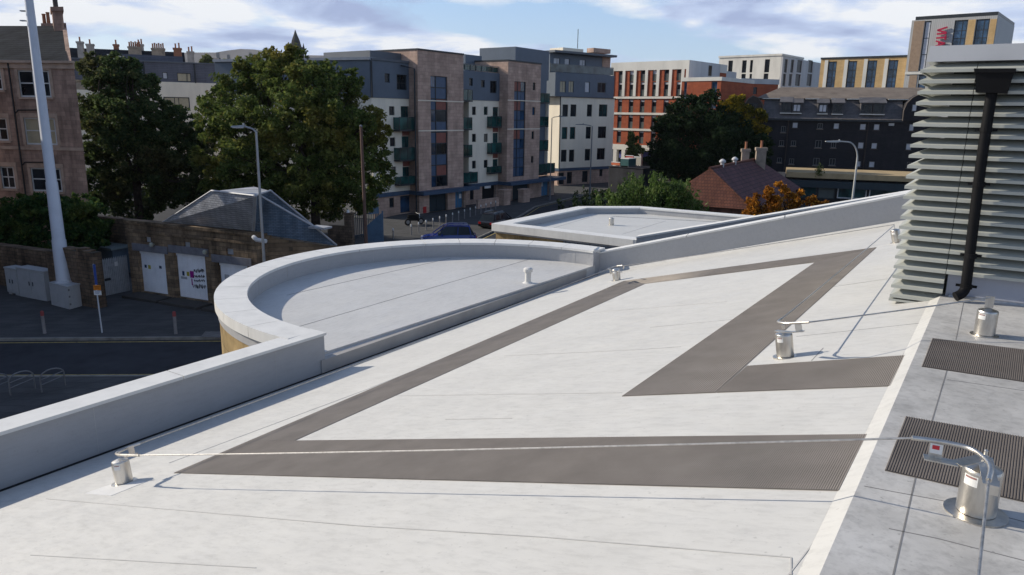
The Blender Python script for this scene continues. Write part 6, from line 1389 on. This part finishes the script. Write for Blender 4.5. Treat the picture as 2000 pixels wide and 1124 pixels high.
# cycle stands
M_HOOP = plain('hoop_steel', (.17, .18, .19), .5, .3)
def hoop(px, py, wpx, label):
    b = gp(px, py) + Z * .12; t = thing('cycle_stand', label, 'cycle stand', b, 'cycle stands'); w = .42; d = unit((.55, .83, 0)); P = [b - d * w, b - d * w + Z * .55] + [b - d * w * cos(a) * 1.0 + Z * (.55 + .25 * sin(a)) for a in np.linspace(.3, pi - .3, 7)] + [b + d * w + Z * .55, b + d * w]
    MB().tube(P, .026, 8).build('hoop', M_HOOP, t, True); MB().tube([b - d * w * .98 + Z * .28, b + d * w * .98 + Z * .42], .018, 6).build('cross_bar', M_HOOP, t); MB().tube([b - d * w * .98 + Z * .48, b + d * w * .98 + Z * .60], .018, 6).build('cross_bar', M_HOOP, t)
hoop(46, 772, 30, 'middle steel cycle stand behind the left parapet'); hoop(106, 766, 28, 'rightmost steel cycle stand behind the left parapet'); hoop(-4, 778, 28, 'steel cycle stand cut by the left edge of the picture')
# blue metal gate leaf and dark railings between the garage and the flats
g6 = crop(600, 360, 5)
ba, bb = gp(*g6(585, 600)), gp(*g6(725, 600)); Fb = Fac(ba[:2], (bb - ba)[:2]); bq_ = Fb.rect(g6, (583, 280, 730, 600)); bg_ = thing('blue_gate', 'pale blue metal gate leaf standing open by the flats', 'gate', ba)
M_BGATE = plain('gate_blue', (.10, .17, .25), .5)
mb = MB(); mb.prism([Fb.P(bq_[0], G + .05, 0), Fb.P(bq_[1], G + .05, 0), Fb.P(bq_[1], bq_[3], 0), Fb.P(bq_[0], (G + bq_[3]) / 2 + .3, 0)], Fb.n * .05); mb.build('gate_leaf', M_BGATE, bg_)
mb = MB(); Fb.box(mb, bq_[1] + .01, bq_[1] + .12, G, bq_[3] + .15, -.05, .07); mb.build('gate_post', M_BGATE, bg_)
fq0, fq1 = at(*g6(440, 430), 62), at(*g6(700, 400), 64); Ff = Fac(fq0[:2], (fq1 - fq0)[:2]); q = Ff.rect(g6, (440, 265, 700, 500)); fn_ = thing('dark_railing', 'dark blue railing with a notice behind the brown pole', 'fence', Ff.P(0, G))
M_RAILB = plain('railing_blue', (.03, .055, .085), .5)
for k in range(16): u = q[0] + (q[1] - q[0]) * k / 15; mb = MB(); Ff.box(mb, u - .03, u + .03, G, q[3] + (.1 if k % 3 == 0 else 0), -.02, .02); mb.build('railing_bar', M_RAILB, fn_)
mb = MB(); Ff.box(mb, q[0], q[1], q[3] - .25, q[3] - .18, .022, .05); Ff.box(mb, q[0], q[1], G + .3, G + .37, .022, .05); mb.build('rail', M_RAILB, fn_)
pq_ = Ff.rect(g6, (598, 180, 690, 290)); panel(Ff, fn_, pq_, .06, .12, M_BGATE, 'notice_board'); panel(Ff, fn_, Ff.rect(g6, (610, 205, 635, 235)), .122, .13, M_LABEL, 'notice')
q = at(*g6(400, 470), 56.5); Fp = Fac(q[:2], (1, -.2)); r = Fp.rect(g6, (365, 300, 435, 640)); mb = MB(); Fp.box(mb, r[0], r[1], G, r[3], -.5, 0); Fp.box(mb, r[0] - .08, r[1] + .08, r[3] + .002, r[3] + .12, -.58, .08); tag(mb.build('yard_pier', M_RUB), 'square stone pier at the end of the garage yard wall', 'pier')
r2 = Fp.rect(g6, (200, 410, 362, 640)); mb = MB(); Fp.box(mb, r2[0], r[0] - .02, G, r2[3], -.45, -.05); tag(mb.build('yard_wall', M_RUB), 'low stone yard wall running from the garage roof to the pier', 'wall')
q = at(*g6(399, 290), 56.5); t = tag(MB().lathe(q - Z * .35, Z, [(.10, 0), (.12, .15), (.08, .35), (.13, .45), (.10, .6), (.03, .68)], 10).build('finial', M_LABEL, None, True), 'small white finial on the yard pier', 'ornament')
# ---- cars
M_TYRE = plain('tyre', (.012, .012, .013), .85); M_RIM = plain('rim', (.35, .35, .36), .3, .8); M_HEAD = plain('headlight', (.6, .6, .6), .15, 0, .6); M_TAIL = plain('tail_light', (.35, .01, .01), .2)
def car(name, label, loc, yaw, paint, Lc=4.5, Wc=1.85, H=1.65, suv=True):
    t = thing(name, label, 'car', loc); c_, s_ = cos(yaw), sin(yaw); fx, fy = A3((c_, s_, 0)), A3((-s_, c_, 0))
    def Pc(x, y, z): return A3(loc) + fx * x + fy * y + Z * z
    hb = .95 if suv else .82; hl, w = Lc / 2, Wc / 2
    secs = [(-hl, .45, hb - .12, .86), (-hl + .12, .28, hb, .95), (-hl + .9, .22, hb + .02, 1), (0, .22, hb, 1), (hl - 1.25, .22, hb - .03, 1), (hl - .35, .25, hb - .18, .95), (hl, .42, hb - .34, .82)]
    vs = []; fs = []
    for x, z0, z1, k in secs: vs += [Pc(x, -w * k, z0), Pc(x, -w * k * 1.0, z0 + (z1 - z0) * .55), Pc(x, -w * k * .90, z1), Pc(x, w * k * .90, z1), Pc(x, w * k, z0 + (z1 - z0) * .55), Pc(x, w * k, z0)]
    for i in range(len(secs) - 1): fs += [(6 * i + j, 6 * i + 6 + j, 6 * i + 6 + (j + 1) % 6, 6 * i + (j + 1) % 6) for j in range(6)]
    fs += [tuple(range(6)), tuple(6 * (len(secs) - 1) + j for j in range(6))]; MB().add(vs, fs).build('car_body', paint, t, True)
    cb = [(-hl + .15, hb - .02, .86), (-hl + .55, H - .08, .70), (-hl + 1.2, H, .70), (.25, H - .02, .70), (hl - 1.35, hb - .06, .86)]
    vs = []; fs = []
    for x, z, k in cb: vs += [Pc(x, -w * k, z), Pc(x, w * k, z)]
    base = [Pc(cb[0][0], -w * .88, hb - .1), Pc(cb[0][0], w * .88, hb - .1), Pc(cb[-1][0], -w * .88, hb - .12), Pc(cb[-1][0], w * .88, hb - .12)]
    mb = MB(); n_ = len(cb)
    lowr = [Pc(cb[i][0], -w * .88, hb - .06) for i in range(n_)], [Pc(cb[i][0], w * .88, hb - .06) for i in range(n_)]
    for sd_i in (0, 1): mb.poly(*([vs[2 * i + sd_i] for i in range(n_)] + lowr[sd_i][::-1]))
    mb.poly(vs[0], vs[1], vs[3], vs[2]); mb.poly(vs[6], vs[7], vs[9], vs[8]); mb.build('windows', M_GL, t)
    mb = MB(); mb.hexa([Pc(-hl + .5, -w * .715, H - .075), Pc(.32, -w * .715, H - .06), Pc(.32, w * .715, H - .06), Pc(-hl + .5, w * .715, H - .075), Pc(-hl + .75, -w * .62, H + .045), Pc(.1, -w * .62, H + .05), Pc(.1, w * .62, H + .05), Pc(-hl + .75, w * .62, H + .045)]).build('car_roof', paint, t, True)
    mb = MB()
    for sgn_ in (-1, 1):
        for xx in (.32, -.75, -hl + .62): x2 = xx; mb.tube([Pc(x2, sgn_ * w * .71, H - .06), Pc(x2 + (.95 if xx > 0 else -.15 if xx < -1 else .05), sgn_ * w * .89, hb - .03)], .04, 6)
    mb.build('pillars', paint, t)
    for sgn_ in (-1, 1):
        mb = MB(); mb.tube([Pc(-hl + .7, sgn_ * w * .60, H + .05), Pc(-hl + .9, sgn_ * w * .60, H + .11), Pc(-.1, sgn_ * w * .60, H + .11), Pc(.08, sgn_ * w * .60, H + .06)], .03, 6).build('roof_rail', M_RIM, t)
        MB().box(Pc(hl - .12, sgn_ * w * .60, hb - .33), fx * .09, fy * .2, Z * .07).build('headlight', M_HEAD, t); MB().box(Pc(-hl + .05, sgn_ * w * .70, hb - .18), fx * .06, fy * .14, Z * .1).build('tail_light', M_TAIL, t); MB().box(Pc(.55, sgn_ * (w + .09), hb + .05), fx * .07, fy * .09, Z * .07).build('wing_mirror', paint, t)
        for xx in (-hl + .85, hl - .9):
            wh = MB().lathe(Pc(xx, sgn_ * (w - .2), .33), fy * sgn_, [(.26, 0), (.33, .03), (.33, .18), (.27, .22), (.22, .215)], 18).build('wheel', M_TYRE, t, True); MB().lathe(Pc(xx, sgn_ * (w + .005), .33), fy * sgn_, [(.22, 0), (.2, .022), (.05, .03)], 14).build('rim', M_RIM, wh, True)
    return t
def paint(name, c): m = Mt(name, .22, 0, .5); m.col(m.ramp(m.noise(1.5), [(.3, sc(c, .9)), (.7, sc(c, 1.1))])); m.b.inputs['Coat Weight'].default_value = .6; return m.m
car('parked_suv', 'dark blue estate car with silver roof rails behind the curved parapet', upto(at(876, 452, 60), G + .01), pi + .12, paint('paint_blue', (.008, .03, .22)), 4.5, 1.85, 1.68)
car('red_car', 'red car almost hidden behind the curved parapet', upto(at(838, 480, 52), G + .01), pi + .1, paint('paint_red', (.25, .015, .02)), 4.2, 1.75, 1.48, False)
car('dark_car', 'black car parked by the corner of the low annex', upto(at(972, 424, 70), G + .01), 1.05, paint('paint_black', (.010, .010, .014)), 4.4, 1.8, 1.5, False)
# ---- motorbike against the flats
mp_ = upto(at(809, 428, 70), G + .12); mk = thing('motorbike', 'dark motorbike parked by the stone base of the flats', 'motorbike', mp_); fx = unit((.8, .6, 0)); fy = A3((-fx[1], fx[0], 0))
for sgn_ in (-1, 1): w_ = MB().lathe(mp_ + fx * .7 * sgn_ + Z * .32 - fy * .06, fy, [(.2, 0), (.32, .02), (.32, .1), (.2, .12)], 16).build('wheel', M_TYRE, mk, True); MB().lathe(mp_ + fx * .7 * sgn_ + Z * .32 - fy * .065, fy, [(.19, 0), (.19, .13)], 12).build('hub', M_RIM, w_)
MB().hexa([mp_ + fx * -.55 - fy * .13 + Z * .45, mp_ + fx * .45 - fy * .13 + Z * .4, mp_ + fx * .45 + fy * .13 + Z * .4, mp_ - fx * .55 + fy * .13 + Z * .45, mp_ - fx * .75 - fy * .1 + Z * .85, mp_ + fx * .42 - fy * .16 + Z * 1.0, mp_ + fx * .42 + fy * .16 + Z * 1.0, mp_ - fx * .75 + fy * .1 + Z * .85]).build('bike_body', M_BLK, mk)
MB().tube([mp_ + fx * .7 + Z * .32, mp_ + fx * .42 + Z * 1.05], .04, 8).tube([mp_ + fx * .4 - fy * .38 + Z * 1.12, mp_ + fx * .42 + Z * 1.06, mp_ + fx * .4 + fy * .38 + Z * 1.12], .02, 8).build('fork', M_LAMP, mk, True); MB().lathe(mp_ + fx * .5 + Z * .9, fx, [(.09, 0), (.1, .08), (.03, .1)], 10).build('headlight', M_HEAD, mk); MB().box(mp_ - fx * .3 + Z * .96, fx * .36, fy * .13, Z * .05).build('saddle', M_BLK, mk)
# ---- barriers and boards before the red brick block
zB_ = at(*r1(130, 1022), 104)[2]; Frw = Fac(at(*r1(190, 1022), 102.6)[:2], tR); rw_ = Frw.rect(r1, (40, 1022, 330, 1040)); mb = MB(); Frw.box(mb, rw_[0], rw_[1], G, zB_, -4.5, 0); Frw.box(mb, rw_[0], rw_[1], zB_ + .001, zB_ + .06, -4.6, .1); tag(mb.build('retaining_wall', plain('dark_stone', (.05, .05, .055), .9, 0, .1, .3, 1)), 'dark stone retaining wall before the red brick block', 'wall')
def board(r, dep, m, name, label, cat, th=.12):
    Fq = Fac(at(*r1((r[0] + r[2]) / 2, r[3]), dep)[:2], tR); q = Fq.rect(r1, r); zb_ = zB_ + .06; t = thing(name, label, cat, Fq.P(q[0], zb_))
    mb = MB(); Fq.box(mb, q[0], q[1], zb_ + .18, q[3], -th, 0); mb.build('board_panel', m, t); mb = MB(); Fq.box(mb, q[0], q[0] + .08, zb_, zb_ + .179, -th, 0); mb.build('foot', M_FRAMEG, t); mb = MB(); Fq.box(mb, q[1] - .08, q[1], zb_, zb_ + .179, -th, 0); mb.build('foot', M_FRAMEG, t); mb = MB(); Fq.box(mb, q[0] - .02, q[1] + .02, q[3] + .002, q[3] + .1, -th - .02, .02); mb.build('top_rail', M_LABEL, t)
M_ORB = plain('barrier_orange', (.62, .16, .07), .6); M_REDA = plain('board_red', (.5, .06, .05), .6); M_TEAL = plain('board_teal', (.035, .11, .11), .6)
board((60, 985, 132, 1022), 104, M_ORB, 'site_barrier', 'low orange site barrier at the corner of the cream block', 'barrier'); board((180, 930, 245, 970), 106, M_REDA, 'red_board', 'red hoarding board before the red brick block', 'hoarding'); board((138, 955, 205, 1025), 103, M_TEAL, 'teal_board', 'dark teal container side beside the orange barrier', 'container', 2.0); board((250, 940, 310, 1015), 105, plain('board_pale', (.45, .42, .36), .7), 'pale_board', 'pale notice board right of the red hoarding', 'hoarding')
# ---- leaf tuft standing in for a hi-vis figure on the shop fascia
t = thing('figure_tuft', 'small yellow green tuft standing in for a figure on the beige shop fascia', 'plant', tuft); leaves_mesh('foliage', tuft + rng.normal(size=(160, 3)) * A3((.22, .2, .3)) + A3((0, 0, .4)), .2, LF_GRN, t, 1.0); MB().tube([tuft, tuft + Z * .8], .03, 5).build('stems', M_BARK, t)
# ================================================================== AIR
hz = MB().hexa([A3(p) for p in ((-5000, -40, G - 1.5), (5000, -40, G - 1.5), (5000, 5200, G - 1.5), (-5000, 5200, G - 1.5), (-5000, -40, 480), (5000, -40, 480), (5000, 5200, 480), (-5000, 5200, 480))])
HM = bpy.data.materials.new('air'); HM.use_nodes = True; t_ = HM.node_tree
for n_ in list(t_.nodes): t_.nodes.remove(n_)
o_ = t_.nodes.new('ShaderNodeOutputMaterial'); v_ = t_.nodes.new('ShaderNodeVolumePrincipled'); v_.inputs['Color'].default_value = (.82, .87, .95, 1); v_.inputs['Density'].default_value = 0.00005; t_.links.new(v_.outputs[0], o_.inputs['Volume'])
ho = hz.build('haze', HM); ho['kind'] = 'stuff'
